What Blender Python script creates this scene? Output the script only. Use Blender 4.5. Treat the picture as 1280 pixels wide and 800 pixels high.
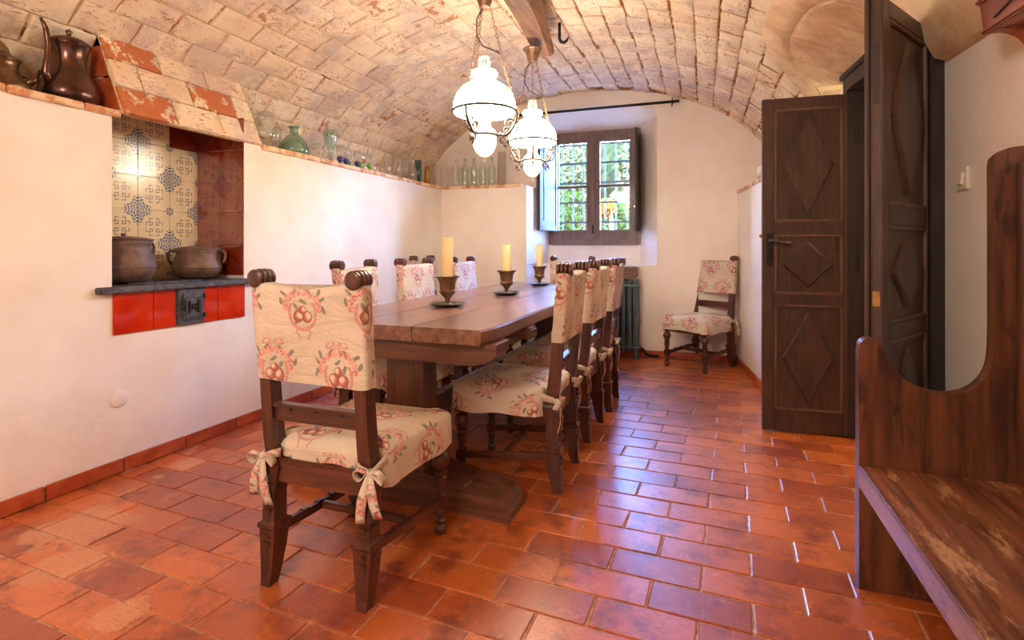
import bpy, bmesh, math, random
from mathutils import Vector, Matrix, noise
for o in list(bpy.data.objects): bpy.data.objects.remove(o)
random.seed(7)
SC = bpy.context.scene; COL = SC.collection
PI = math.pi

# ------------------------------------------------------------------ camera, world, lights, exposure
cd = bpy.data.cameras.new('camera'); cam = bpy.data.objects.new('camera', cd); COL.objects.link(cam)
cd.sensor_width = 36; cd.lens = 18.79; cd.shift_y = -89/1280; cd.clip_start = .02; cd.clip_end = 200
cam.location = (0, 0, 1.12); cam.rotation_euler = (PI/2, 0, math.radians(19.914)); SC.camera = cam
W = bpy.data.worlds.new('world'); SC.world = W; W.use_nodes = True
wn = W.node_tree; bg = wn.nodes['Background']
sky = wn.nodes.new('ShaderNodeTexSky'); sky.sky_type = 'NISHITA'; sky.sun_disc = False
sky.sun_elevation = math.radians(48); sky.sun_rotation = math.radians(200)
tint = wn.nodes.new('ShaderNodeMix'); tint.data_type = 'RGBA'; tint.blend_type = 'MULTIPLY'; tint.inputs[0].default_value = 1
tint.inputs[7].default_value = (.62, .78, 1.25, 1); wn.links.new(sky.outputs[0], tint.inputs[6])
wn.links.new(tint.outputs[2], bg.inputs[0]); bg.inputs[1].default_value = 15.0
SC.view_settings.view_transform = 'Standard'; SC.view_settings.look = 'None'
SC.view_settings.gamma = 1; SC.view_settings.use_curve_mapping = False
SC.view_settings.exposure = 1.38
def area(name, loc, rot, sx, sy, power, col, portal=False):
    l = bpy.data.lights.new(name, 'AREA'); l.shape = 'RECTANGLE'; l.size = sx; l.size_y = sy
    l.energy = power; l.color = col
    o = bpy.data.objects.new(name, l); o.location = loc; o.rotation_euler = rot; COL.objects.link(o)
    if portal: l.cycles.is_portal = True
    return o
def point(name, loc, power, col, r):
    l = bpy.data.lights.new(name, 'POINT'); l.energy = power; l.color = col; l.shadow_soft_size = r
    o = bpy.data.objects.new(name, l); o.location = loc; COL.objects.link(o); return o
LAMPCOL = (1, .77, .52)
# fill light added behind the camera to brighten the view, no fixture there
point('rear_fill_light', (-.95, -.75, 2.2), 50, (1, .92, .82), .28)
point('corridor_lamp', (1.6, 3.6, 2.0), 16, (1, .8, .55), .1)
# the window: portal for the sky, and the bright sky above the garden
area('window_portal', (-1.2, 6.12, 1.82), (-PI/2, 0, 0), 1.0, 1.3, 1, (1, 1, 1), True)
cy = SC.cycles
try:
    cy.use_denoising = True; cy.denoiser = 'OPENIMAGEDENOISE'; cy.use_light_tree = True
    cy.max_bounces = 8; cy.diffuse_bounces = 4; cy.glossy_bounces = 4; cy.transparent_max_bounces = 16
    cy.transmission_bounces = 6; cy.sample_clamp_indirect = 6; cy.caustics_reflective = False; cy.caustics_refractive = False
except Exception as e: print(e)

# ------------------------------------------------------------------ node helpers
def srgb(r, g, b):
    f = lambda c: (c/255/12.92) if c/255 <= .04045 else ((c/255+.055)/1.055)**2.4
    return (f(r), f(g), f(b), 1)
class NT:
    def __init__(s, name):
        s.m = bpy.data.materials.new(name); s.m.use_nodes = True; s.t = s.m.node_tree
        s.b = s.t.nodes['Principled BSDF']; s.out = s.t.nodes['Material Output']
    def n(s, typ, ins=None, **at):
        x = s.t.nodes.new(typ)
        for k, v in at.items(): setattr(x, k, v)
        for k, v in (ins or {}).items(): s.set(x.inputs[k], v)
        return x
    def set(s, sock, v):
        if isinstance(v, bpy.types.NodeSocket): s.t.links.new(v, sock)
        else: sock.default_value = v
    def math(s, op, a, b=None, c=None, clamp=False):
        x = s.t.nodes.new('ShaderNodeMath'); x.operation = op; x.use_clamp = clamp
        s.set(x.inputs[0], a)
        if b is not None: s.set(x.inputs[1], b)
        if c is not None: s.set(x.inputs[2], c)
        return x.outputs[0]
    def vmath(s, op, a, b=None, out=0):
        x = s.t.nodes.new('ShaderNodeVectorMath'); x.operation = op
        s.set(x.inputs[0], a)
        if b is not None: s.set(x.inputs[1], b)
        return x.outputs[out]
    def mix(s, f, a, b, mode='MIX'):
        x = s.t.nodes.new('ShaderNodeMix'); x.data_type = 'RGBA'; x.blend_type = mode; x.clamp_factor = True
        s.set(x.inputs[0], f); s.set(x.inputs[6], a); s.set(x.inputs[7], b); return x.outputs[2]
    def noise(s, vec, scale, detail=4, rough=.6, dist=0, out=0):
        return s.n('ShaderNodeTexNoise', {'Vector': vec, 'Scale': scale, 'Detail': detail, 'Roughness': rough, 'Distortion': dist}).outputs[out]
    def ramp(s, f, lo, hi):
        x = s.t.nodes.new('ShaderNodeMapRange'); x.interpolation_type = 'SMOOTHSTEP'
        s.set(x.inputs[0], f); s.set(x.inputs[1], lo); s.set(x.inputs[2], hi); return x.outputs[0]
    def pos(s): return s.n('ShaderNodeNewGeometry').outputs['Position']
    def obj(s): return s.n('ShaderNodeTexCoord').outputs['Object']
    def uv(s): return s.n('ShaderNodeTexCoord').outputs['UV']
    def rnd(s): return s.n('ShaderNodeObjectInfo').outputs['Random']
    def scale(s, v, sc): return s.vmath('MULTIPLY', v, sc)
    def bump(s, h, strength=.3, dist=.01):
        x = s.n('ShaderNodeBump', {'Height': h, 'Strength': strength, 'Distance': dist}); s.t.links.new(x.outputs[0], s.b.inputs['Normal'])
    def fin(s, col=None, rough=None, metal=None, coat=None, spec=None, sheen=None):
        for k, v in (('Base Color', col), ('Roughness', rough), ('Metallic', metal), ('Coat Weight', coat), ('Specular IOR Level', spec), ('Sheen Weight', sheen)):
            if v is not None: s.set(s.b.inputs[k], v)
        return s.m
M = {}
def simple(name, c1, c2, rough=.6, metal=0, scale=20, bump=.1, sc3=(1, 1, 1), lo=.35, hi=.65, coat=0, spec=None, world=False, det=5):
    t = NT(name); v = t.scale(t.pos() if world else t.obj(), sc3)
    n = t.noise(v, scale, det); c = t.mix(t.ramp(n, lo, hi), srgb(*c1), srgb(*c2))
    if bump: t.bump(n, bump, .01)
    M[name] = t.fin(c, rough, metal, coat, spec); return M[name]
def wood(name, c1, c2, axis, rough=.42, scale=9, worn=None, coat=.1):
    t = NT(name); s3 = [1, 1, 1]; s3[axis] = .07
    o = t.vmath('ADD', t.obj(), t.n('ShaderNodeCombineXYZ', {0: t.math('MULTIPLY', t.rnd(), 7.), 1: t.math('MULTIPLY', t.rnd(), 3.)}).outputs[0])
    v = t.scale(o, tuple(s3)); n = t.noise(v, scale*6, 6, .65, .4); big = t.noise(t.scale(o, tuple(.5 if i != axis else .25 for i in range(3))), scale, 3)
    f = t.math('ADD', t.math('MULTIPLY', n, .6), t.math('MULTIPLY', big, .4))
    c = t.mix(t.ramp(f, .38, .62), srgb(*c1), srgb(*c2))
    if worn:
        w = t.noise(t.scale(o, tuple(1 if i != axis else .3 for i in range(3))), 12, 7, .74)
        c = t.mix(t.math('MULTIPLY', t.ramp(w, .51, .63), .75), c, srgb(*worn))
    t.bump(n, .25, .004); M[name] = t.fin(c, t.math('ADD', t.math('MULTIPLY', n, .25), rough-.1), 0, coat); return M[name]

# ---- plaster, mortar, bricks, tiles
def m_plaster():
    t = NT('plaster'); p = t.pos(); n = t.noise(p, 2.2, 5, .6); f = t.noise(p, 35, 5, .6); b = t.noise(p, 7, 3)
    c = t.mix(t.ramp(n, .3, .75), srgb(245, 234, 223), srgb(234, 219, 205))
    t.bump(t.math('ADD', t.math('MULTIPLY', f, .25), b), .35, .012); M['plaster'] = t.fin(c, .8, 0, 0, .25)
m_plaster()
def m_brick(name, jointy=False, redface=False):
    t = NT(name); p = t.pos(); r = t.rnd()
    base = t.mix(t.ramp(t.noise(p, 5, 5, .65), .35, .68), srgb(248, 232, 204), srgb(240, 212, 178))
    base = t.mix(t.math('MULTIPLY', t.ramp(t.noise(p, 2.0, 5, .7), .47, .60), .68), base, srgb(204, 183, 174))
    base = t.mix(t.math('MULTIPLY', r, .16), base, srgb(205, 155, 110))
    # trowel streaks showing fired clay through the limewash
    st = t.noise(t.scale(p, (1, .42, 1)), 36, 6, .72, 1.6)
    msk = t.ramp(t.noise(p, 3.1, 3), .36, .52)
    base = t.mix(t.math('MULTIPLY', t.math('MULTIPLY', t.ramp(st, .55, .61), msk), .72), base, srgb(178, 106, 62))
    st2 = t.noise(t.scale(p, (.6, 1, .8)), 26, 6, .7, 1.2)
    base = t.mix(t.math('MULTIPLY', t.ramp(st2, .64, .70), .7), base, srgb(150, 92, 58))
    patch = 0. if redface else t.ramp(t.math('ADD', t.noise(p, 10, 4, .6), t.math('MULTIPLY', t.math('GREATER_THAN', r, .93), .12)), .70, .72)
    if not redface: base = t.mix(t.math('MULTIPLY', patch, .7), base, srgb(180, 104, 66))
    if redface:
        rf = t.ramp(t.noise(p, 7, 6, .7), redface, redface+.04)
        base = t.mix(t.math('MULTIPLY', rf, .9), base, t.mix(t.noise(p, 30, 4), srgb(206, 116, 62), srgb(184, 92, 44)))
    if jointy:
        px_ = t.n('ShaderNodeSeparateXYZ', {0: p}).outputs[0]
        jm = t.ramp(t.math('ADD', t.noise(p, 6.5, 5, .7), t.math('MULTIPLY', t.ramp(px_, -2.2, -.8), .12)), .55, .64)
        base = t.mix(jm, srgb(238, 212, 174), srgb(150, 92, 52))
        base = t.mix(t.ramp(t.noise(p, 40, 4, .7), .5, .7), base, srgb(205, 160, 112))
    t.bump(t.math('ADD', t.noise(p, 60, 5, .7), t.math('MULTIPLY', t.noise(p, 14, 3), 1.2)), .6, .008)
    M[name] = t.fin(base, .88, 0, 0, .15)
m_brick('vault_brick'); m_brick('mortar', True); m_brick('hood_tile', redface=.70); m_brick('hood_tile_worn', redface=.44)
def m_plate():
    t = NT('lunette_plate'); p = t.pos()
    c = t.mix(t.ramp(t.noise(p, 4, 5, .65), .35, .7), srgb(236, 208, 170), srgb(205, 160, 122))
    c = t.mix(t.math('MULTIPLY', t.ramp(t.noise(p, 9, 5, .7), .6, .72), .5), c, srgb(170, 128, 98))
    t.bump(t.noise(p, 30, 5, .7), .35, .006); M['lunette_plate'] = t.fin(c, .85, 0, 0, .15)
m_plate()
def m_floor():
    t = NT('floor_tile'); p = t.pos(); r = t.rnd()
    c = t.mix(r, srgb(158, 68, 28), srgb(212, 112, 46))
    c = t.mix(t.math('MULTIPLY', t.ramp(t.noise(p, 6, 6, .72), .46, .66), .85), c, srgb(116, 42, 22))
    c = t.mix(t.math('MULTIPLY', t.ramp(t.noise(p, 11, 5, .7), .56, .68), .5), c, srgb(224, 132, 62))
    c = t.mix(t.math('MULTIPLY', t.ramp(t.noise(t.scale(p, (1.6, .5, 1)), 24, 6, .75), .56, .66), .35), c, srgb(218, 136, 84))
    # worn varnish: pale patches with a sharp edge, mostly near the left wall
    x = t.n('ShaderNodeSeparateXYZ', {0: p}).outputs[0]
    edge = t.math('MULTIPLY', t.ramp(t.math('MULTIPLY', x, -1.), 1.7, 2.5), .10)
    near = 0.
    for (wx, wy, wr_) in ((-2.37, 1.42, .20), (-2.13, 1.25, .17), (-1.66, 1.13, .13), (-2.55, 2.05, .10)):
        dd = t.vmath('DISTANCE', t.scale(p, (1, 1, 0)), (wx, wy, 0), out=1)
        near = t.math('MAXIMUM', near, t.math('MULTIPLY', t.math('SUBTRACT', 1., t.math('DIVIDE', dd, wr_), clamp=True), .48))
    w = t.ramp(t.math('ADD', t.math('ADD', t.noise(p, 6.6, 7, .66), edge), near), .685, .70)
    c = t.mix(t.math('MULTIPLY', w, .8), c, srgb(208, 142, 104))
    rg = t.math('ADD', t.math('MULTIPLY', t.noise(p, 18, 6, .7), .30), .20)
    rg = t.math('ADD', rg, t.math('MULTIPLY', w, .3))
    h = t.math('ADD', t.noise(p, 22, 6, .75), t.math('MULTIPLY', t.noise(t.scale(p, (.5, 1.4, 1)), 150, 3, .7), .35))
    t.bump(h, .42, .006)
    c = t.mix(t.math('MULTIPLY', t.ramp(t.noise(t.scale(p, (.5, 1.4, 1)), 70, 5, .75), .48, .62), .35), c, srgb(150, 66, 36)); M['floor_tile'] = t.fin(c, rg, 0, .6, .7); t.b.inputs['Coat Roughness'].default_value = .28
    return t
m_floor()
simple('grout', (206, 168, 136), (156, 112, 84), .8, 0, 30, .3, world=True)
simple('base_tile', (188, 88, 46), (160, 66, 34), .42, 0, 12, .2, world=True, coat=.1)
simple('skirt_mortar', (170, 140, 130), (140, 104, 90), .85, 0, 30, .3, world=True)
simple('ledge_tile', (234, 204, 166), (204, 138, 96), .8, 0, 14, .5, world=True, lo=.42, hi=.6)
simple('red_glaze', (208, 52, 16), (190, 38, 12), .07, 0, 5, .04, world=True, coat=.5, spec=.6)
simple('brown_glaze', (136, 42, 22), (120, 36, 18), .04, 0, 5, .02, world=True, coat=1, spec=1)
M['brown_glaze'].node_tree.nodes['Principled BSDF'].inputs['Coat IOR'].default_value = 1.9
simple('slab_stone', (96, 92, 94), (62, 58, 62), .6, 0, 30, .5, world=True)
simple('cast_iron', (104, 100, 102), (76, 74, 76), .5, .4, 40, .2)
simple('iron', (58, 52, 50), (40, 36, 34), .5, .7, 30, .2)
simple('grille_iron', (44, 56, 52), (30, 38, 38), .6, .3, 30, .1)
simple('radiator_paint', (78, 98, 100), (66, 86, 90), .4, 0, 10, .05)
simple('pewter', (150, 122, 92), (104, 80, 58), .28, .9, 9, .06, coat=.1)
simple('copper_brown', (118, 84, 70), (78, 52, 46), .25, .85, 7, .05, coat=.2)
simple('clay_brown', (116, 86, 70), (86, 62, 50), .55, .05, 18, .25)
simple('bronze', (138, 104, 76), (104, 78, 58), .42, .5, 26, .3)
simple('dish_bronze', (100, 98, 74), (70, 68, 54), .35, .6, 20, .2)
simple('brass', (176, 140, 84), (140, 104, 58), .35, .9, 20, .1)
simple('chain_metal', (168, 128, 84), (120, 88, 58), .4, .8, 20, .1)
simple('silver', (92, 80, 72), (56, 48, 44), .45, .5, 40, .2)
simple('lamp_ring', (70, 54, 44), (56, 42, 36), .5, .3, 20, .1)
simple('cord_rubber', (44, 36, 34), (36, 30, 28), .5)
simple('switch_plastic', (238, 228, 212), (232, 220, 202), .35, bump=0)
simple('wax', (246, 224, 168), (238, 212, 148), .4, 0, 8, .05)
M['wax'].node_tree.nodes['Principled BSDF'].inputs['Subsurface Weight'].default_value = .15
simple('pale_stone', (232, 208, 180), (196, 164, 138), .85, 0, 16, .5)
simple('shutter_paint', (66, 60, 60), (58, 53, 54), .5, 0, 10, .05, spec=.25)
wood('chair_wood', (58, 30, 21), (100, 50, 34), 2, .36, 9, coat=.25)
wood('chair_wood_x', (62, 32, 23), (104, 54, 37), 0, .36, 9, coat=.25)
wood('chair_wood_y', (66, 34, 24), (104, 56, 38), 1, .36, 9, coat=.25)
wood('table_wood', (104, 68, 50), (146, 100, 76), 1, .30, 5, (104, 64, 48), .25)
wood('table_wood_x', (76, 44, 30), (120, 74, 52), 0, .42, 6)
wood('table_wood_z', (70, 42, 30), (112, 70, 50), 2, .45, 6)
wood('door_wood', (62, 42, 34), (84, 58, 46), 2, .40, 12, coat=.15)
wood('door_wood_light', (96, 66, 50), (122, 86, 66), 2, .4, 12, coat=.15)
wood('frame_dark', (34, 26, 24), (54, 40, 34), 2, .5, 10)
wood('bench_wood', (62, 34, 22), (116, 66, 40), 2, .40, 4, (38, 22, 16), .25)
wood('bench_seat', (84, 46, 28), (150, 92, 58), 1, .36, 5, (206, 156, 108), .3)
wood('bench_edge', (120, 74, 54), (160, 110, 84), 1, .4, 6, (84, 42, 26))
wood('cornice_wood', (112, 52, 30), (158, 82, 50), 1, .35, 6, coat=.25)
wood('window_wood', (106, 84, 80), (132, 108, 100), 2, .5, 10)
wood('beam_wood', (104, 70, 50), (142, 100, 70), 1, .6, 5, (80, 54, 42))
def m_glass(name, tint, rough=.03, dens=.25):
    t = NT(name); t.t.nodes.remove(t.b)
    g = t.n('ShaderNodeBsdfGlossy', {'Color': (1, 1, 1, 1), 'Roughness': rough}); tr = t.n('ShaderNodeBsdfTransparent', {'Color': tint})
    lw = t.n('ShaderNodeLayerWeight', {'Blend': .28}); f = t.math('ADD', t.math('MULTIPLY', lw.outputs['Facing'], .6), .045)
    d = t.n('ShaderNodeBsdfDiffuse', {'Color': tint}); m0 = t.n('ShaderNodeMixShader', {0: dens}); t.t.links.new(tr.outputs[0], m0.inputs[1]); t.t.links.new(d.outputs[0], m0.inputs[2])
    m = t.n('ShaderNodeMixShader', {0: f}); t.t.links.new(m0.outputs[0], m.inputs[1]); t.t.links.new(g.outputs[0], m.inputs[2])
    t.t.links.new(m.outputs[0], t.out.inputs[0]); M[name] = t.m
m_glass('clear_glass', (.93, .92, .88, 1), dens=.05); m_glass('green_glass', (.30, .50, .36, 1), dens=.35)
m_glass('pale_green_glass', (.66, .80, .72, 1), dens=.18); m_glass('dark_green_glass', (.01, .09, .06, 1), dens=.5)
m_glass('amber_glass', (.72, .40, .08, 1), dens=.35); m_glass('lime_glass', (.28, .62, .06, 1), dens=.5)
m_glass('blue_glass', (.03, .03, .28, 1), dens=.5); m_glass('bottle_glass', (.84, .90, .85, 1), dens=.08); m_glass('pane_glass', (.97, .98, .98, 1), .02, 0)
def m_emit(name, col, s):
    t = NT(name); t.b.inputs['Base Color'].default_value = (.9, .88, .84, 1); t.b.inputs['Roughness'].default_value = .15
    t.b.inputs['Emission Color'].default_value = col; t.b.inputs['Emission Strength'].default_value = s; M[name] = t.m
m_emit('milk_glass', (1, .88, .72, 1), 11); m_emit('milk_font', (1, .82, .58, 1), 1.5)
m_emit('burner_glow', (1, .72, .42, 1), 1.2)
def m_leaf(name, c1, c2):
    t = NT(name); p = t.pos(); c = t.mix(t.ramp(t.noise(p, 7, 4), .35, .65), srgb(*c1), srgb(*c2))
    t.fin(c, 1, spec=0); t.b.inputs['Transmission Weight'].default_value = 0
    M[name] = t.m
m_leaf('leaf_green', (40, 56, 16), (18, 32, 10)); m_leaf('leaf_pale', (66, 60, 34), (34, 40, 18)); m_leaf('leaf_autumn', (112, 62, 16), (90, 46, 12)); m_leaf('hedge_green', (22, 26, 10), (10, 14, 6))
simple('gravel', (200, 186, 168), (160, 150, 138), .9, 0, 40, .4)

# ---- printed cotton: wreaths of fruit, ribbon and blossom
def m_fabric():
    t = NT('printed_cotton'); uv = t.uv(); CW, CH = .25, .200
    wob = t.vmath('MULTIPLY', t.vmath('SUBTRACT', t.n('ShaderNodeTexNoise', {'Vector': uv, 'Scale': 26, 'Detail': 2}).outputs[1], (.5, .5, .5)), (.014, .014, 0))
    uv2 = t.vmath('ADD', uv, wob); s = t.n('ShaderNodeSeparateXYZ', {0: uv2}); u, v = s.outputs[0], s.outputs[1]
    vr = t.math('DIVIDE', v, CH); row = t.math('FLOOR', vr); par = t.math('FLOORED_MODULO', row, 2.)
    u2 = t.math('ADD', t.math('DIVIDE', u, CW), t.math('MULTIPLY', par, .5))
    x = t.math('MULTIPLY', t.math('SUBTRACT', t.math('FRACT', u2), .5), CW)
    y = t.math('MULTIPLY', t.math('SUBTRACT', t.math('SUBTRACT', vr, row), .5), CH)
    x = t.math('MULTIPLY', x, t.math('SUBTRACT', 1., t.math('MULTIPLY', par, 2.)))
    x = t.math('DIVIDE', x, 1.25); y = t.math('DIVIDE', y, 1.13)
    L = t.n('ShaderNodeCombineXYZ', {0: x, 1: y}).outputs[0]
    def ell(cx, cy, rx, ry, a=0):
        m = t.n('ShaderNodeMapping', {'Vector': L, 'Location': (cx, cy, 0), 'Rotation': (0, 0, a), 'Scale': (rx, ry, 1)}, vector_type='TEXTURE')
        return t.vmath('LENGTH', m.outputs[0], out=1)
    def union(lst, soft=.12):
        d = lst[0]
        for e in lst[1:]: d = t.math('MINIMUM', d, e)
        return d
    mask = lambda d, lo=.86, hi=1.05: t.math('SUBTRACT', 1., t.ramp(d, lo, hi))
    weave = t.noise(t.scale(uv, (1, 1, 1)), 420, 2)
    c = t.mix(t.ramp(t.noise(uv, 5, 3), .3, .7), srgb(222, 204, 183), srgb(208, 188, 166))
    ring = t.math('ABSOLUTE', t.math('SUBTRACT', ell(0, -.008, .040, .050), 1.))
    low = t.ramp(y, .034, .018)
    rm = t.math('MULTIPLY', t.math('SUBTRACT', 1., t.ramp(ring, .08, .14)), t.math('LESS_THAN', y, .022))
    tx = t.math('ABSOLUTE', t.math('SUBTRACT', t.math('ABSOLUTE', x), t.math('ADD', .017, t.math('MULTIPLY', t.math('SINE', t.math('MULTIPLY', y, 170.)), .004))))
    tm = t.math('MULTIPLY', t.math('LESS_THAN', tx, .0028), t.math('MULTIPLY', t.math('LESS_THAN', y, -.055), t.math('GREATER_THAN', y, -.086)))
    bowd = union([ell(-.020, .080, .017, .010, .5), ell(.020, .080, .017, .010, -.5), ell(-.011, .062, .005, .014, -.5), ell(.011, .062, .005, .014, .5), ell(0, .076, .006, .006)])
    bowm = t.math('MULTIPLY', mask(bowd), t.ramp(bowd, .25, .8))
    pink = t.math('MAXIMUM', t.math('MAXIMUM', rm, tm), bowm)
    c = t.mix(t.math('MULTIPLY', pink, .85), c, srgb(206, 138, 128))
    lv = [(-.060, .030, 2.4), (-.052, .052, 1.9), (-.020, .060, .9), (.024, .056, 2.2), (.055, .048, .7), (.066, .024, 1.3), (-.066, .002, 1.2), (.018, -.03, 2.3), (-.002, .030, .6), (.02, .012, 1.2)]
    leaf = union([ell(a, b, .013, .0055, r) for a, b, r in lv])
    c = t.mix(t.math('MULTIPLY', mask(leaf), .85), c, t.mix(t.noise(uv, 60, 2), srgb(104, 108, 100), srgb(140, 134, 120)))
    fl = [(.047*math.cos(a)*1.12, .012+.047*math.sin(a)*.92) for a in [math.radians(q) for q in (-8, 14, 36, 58, 80, 102, 124, 146, 168, 190)]]
    fd = union([ell(a, b, .0105, .0105) for a, b in fl])
    pet = t.n('ShaderNodeTexVoronoi', {'Vector': uv, 'Scale': 115}); pv = t.ramp(pet.outputs[0], .15, .6)
    fc = t.mix(pv, srgb(176, 84, 84), srgb(226, 162, 150))
    c = t.mix(t.math('MULTIPLY', mask(fd, .7, 1.1), .88), c, fc)
    # fruit
    for (a, b, rx, ry) in ((-.014, -.018, .016, .018), (.014, -.018, .016, .018), (0, .004, .0125, .0135)):
        d = ell(a, b, rx, ry); g = ell(a-.006, b+.004, rx*.9, ry*.9)
        fcol = t.mix(t.ramp(g, .2, 1.1), srgb(232, 204, 176), srgb(178, 100, 88))
        c = t.mix(mask(d, .92, 1.0), c, fcol)
        c = t.mix(t.math('MULTIPLY', t.math('LESS_THAN', t.math('ABSOLUTE', t.math('SUBTRACT', d, .95)), .10), .65), c, srgb(136, 64, 64))
    sm = union([ell(.118, .03, .010, .006, .6), ell(-.118, .05, .010, .005, 2.2), ell(.112, -.02, .012, .006, 2.0), ell(-.108, -.03, .008, .008), ell(.104, .012, .006, .006)])
    c = t.mix(t.math('MULTIPLY', mask(sm), .55), c, srgb(206, 130, 122))
    wr = t.noise(t.scale(uv, (1, 2.2, 1)), 9, 4, .6, .6)
    t.bump(t.math('ADD', t.math('MULTIPLY', weave, .12), wr), .85, .014); M['printed_cotton'] = t.fin(c, .85, 0, 0, .2, .15)
m_fabric()
# ---- cream wall tile with blue transfer ornament (coordinates: metres in UV, 0.2 m tiles)
def m_delft():
    t = NT('blue_ornament_tile'); uv = t.uv(); s = t.n('ShaderNodeSeparateXYZ', {0: t.scale(uv, (5, 5, 5))}); u, v = s.outputs[0], s.outputs[1]
    pp = lambda a: t.math('ABSOLUTE', t.math('SUBTRACT', t.math('FRACT', a), .5))
    ax, ay = pp(u), pp(v); mx, mn = t.math('MAXIMUM', ax, ay), t.math('MINIMUM', ax, ay)
    near = lambda a, k, w: t.math('LESS_THAN', t.math('ABSOLUTE', t.math('SUBTRACT', a, k)), w)
    rng = lambda a, lo, hi: t.math('MULTIPLY', t.math('GREATER_THAN', a, lo), t.math('LESS_THAN', a, hi))
    A = t.math('MULTIPLY', near(mn, .058, .014), rng(mx, .058, .155)); B = t.math('MULTIPLY', near(mx, .255, .014), rng(mn, .045, .155))
    C = t.math('MAXIMUM', t.math('MULTIPLY', near(mn, .148, .014), rng(mx, .148, .262)), t.math('MULTIPLY', near(mx, .150, .014), rng(mn, .058, .150)))
    cr = t.math('MAXIMUM', t.math('MAXIMUM', A, B), C)
    dash = t.math('GREATER_THAN', t.math('ADD', t.math('SINE', t.math('MULTIPLY', ax, 110.)), t.math('SINE', t.math('MULTIPLY', ay, 110.))), -.9)
    cr = t.math('MULTIPLY', cr, dash)
    cu, cv = t.math('ROUND', u), t.math('ROUND', v); du, dv = t.math('SUBTRACT', u, cu), t.math('SUBTRACT', v, cv)
    r = t.math('SQRT', t.math('ADD', t.math('MULTIPLY', du, du), t.math('MULTIPLY', dv, dv))); th = t.math('ARCTAN2', dv, du)
    big = t.math('LESS_THAN', t.math('FLOORED_MODULO', t.math('ADD', cu, cv), 2.), .5)
    c8 = t.math('ABSOLUTE', t.math('COSINE', t.math('MULTIPLY', th, 4.))); c16 = t.math('COSINE', t.math('MULTIPLY', th, 16.))
    env = t.math('ADD', .27, t.math('MULTIPLY', t.math('ABSOLUTE', t.math('COSINE', t.math('MULTIPLY', th, 2.))), .17))
    rip = t.math('SINE', t.math('ADD', t.math('MULTIPLY', r, 62.), t.math('MULTIPLY', c8, 5.2)))
    body = t.math('MULTIPLY', t.math('GREATER_THAN', t.math('ADD', rip, t.math('MULTIPLY', c16, .5)), .15), t.math('LESS_THAN', r, env))
    flo = t.math('MULTIPLY', t.math('GREATER_THAN', c8, .55), t.math('MULTIPLY', t.math('LESS_THAN', r, .13), t.math('GREATER_THAN', r, .03)))
    orn = t.math('ADD', t.math('MULTIPLY', big, body), t.math('MULTIPLY', t.math('SUBTRACT', 1., big), flo))
    halo = t.math('MULTIPLY', big, t.math('MULTIPLY', t.math('LESS_THAN', r, t.math('MULTIPLY', env, .8)), t.math('GREATER_THAN', rip, -.55)))
    c = t.mix(t.ramp(t.noise(t.pos(), 6, 3), .3, .7), srgb(242, 228, 196), srgb(234, 214, 178))
    c = t.mix(t.math('MULTIPLY', halo, .55), c, srgb(140, 168, 200)); c = t.mix(t.math('MULTIPLY', orn, .85), c, srgb(58, 88, 132))
    c = t.mix(t.math('MULTIPLY', cr, .85), c, srgb(62, 74, 96))
    t.bump(t.noise(t.pos(), 9, 3), .06, .01); M['blue_ornament_tile'] = t.fin(c, .2, 0, .15, .5)
m_delft()

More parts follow.
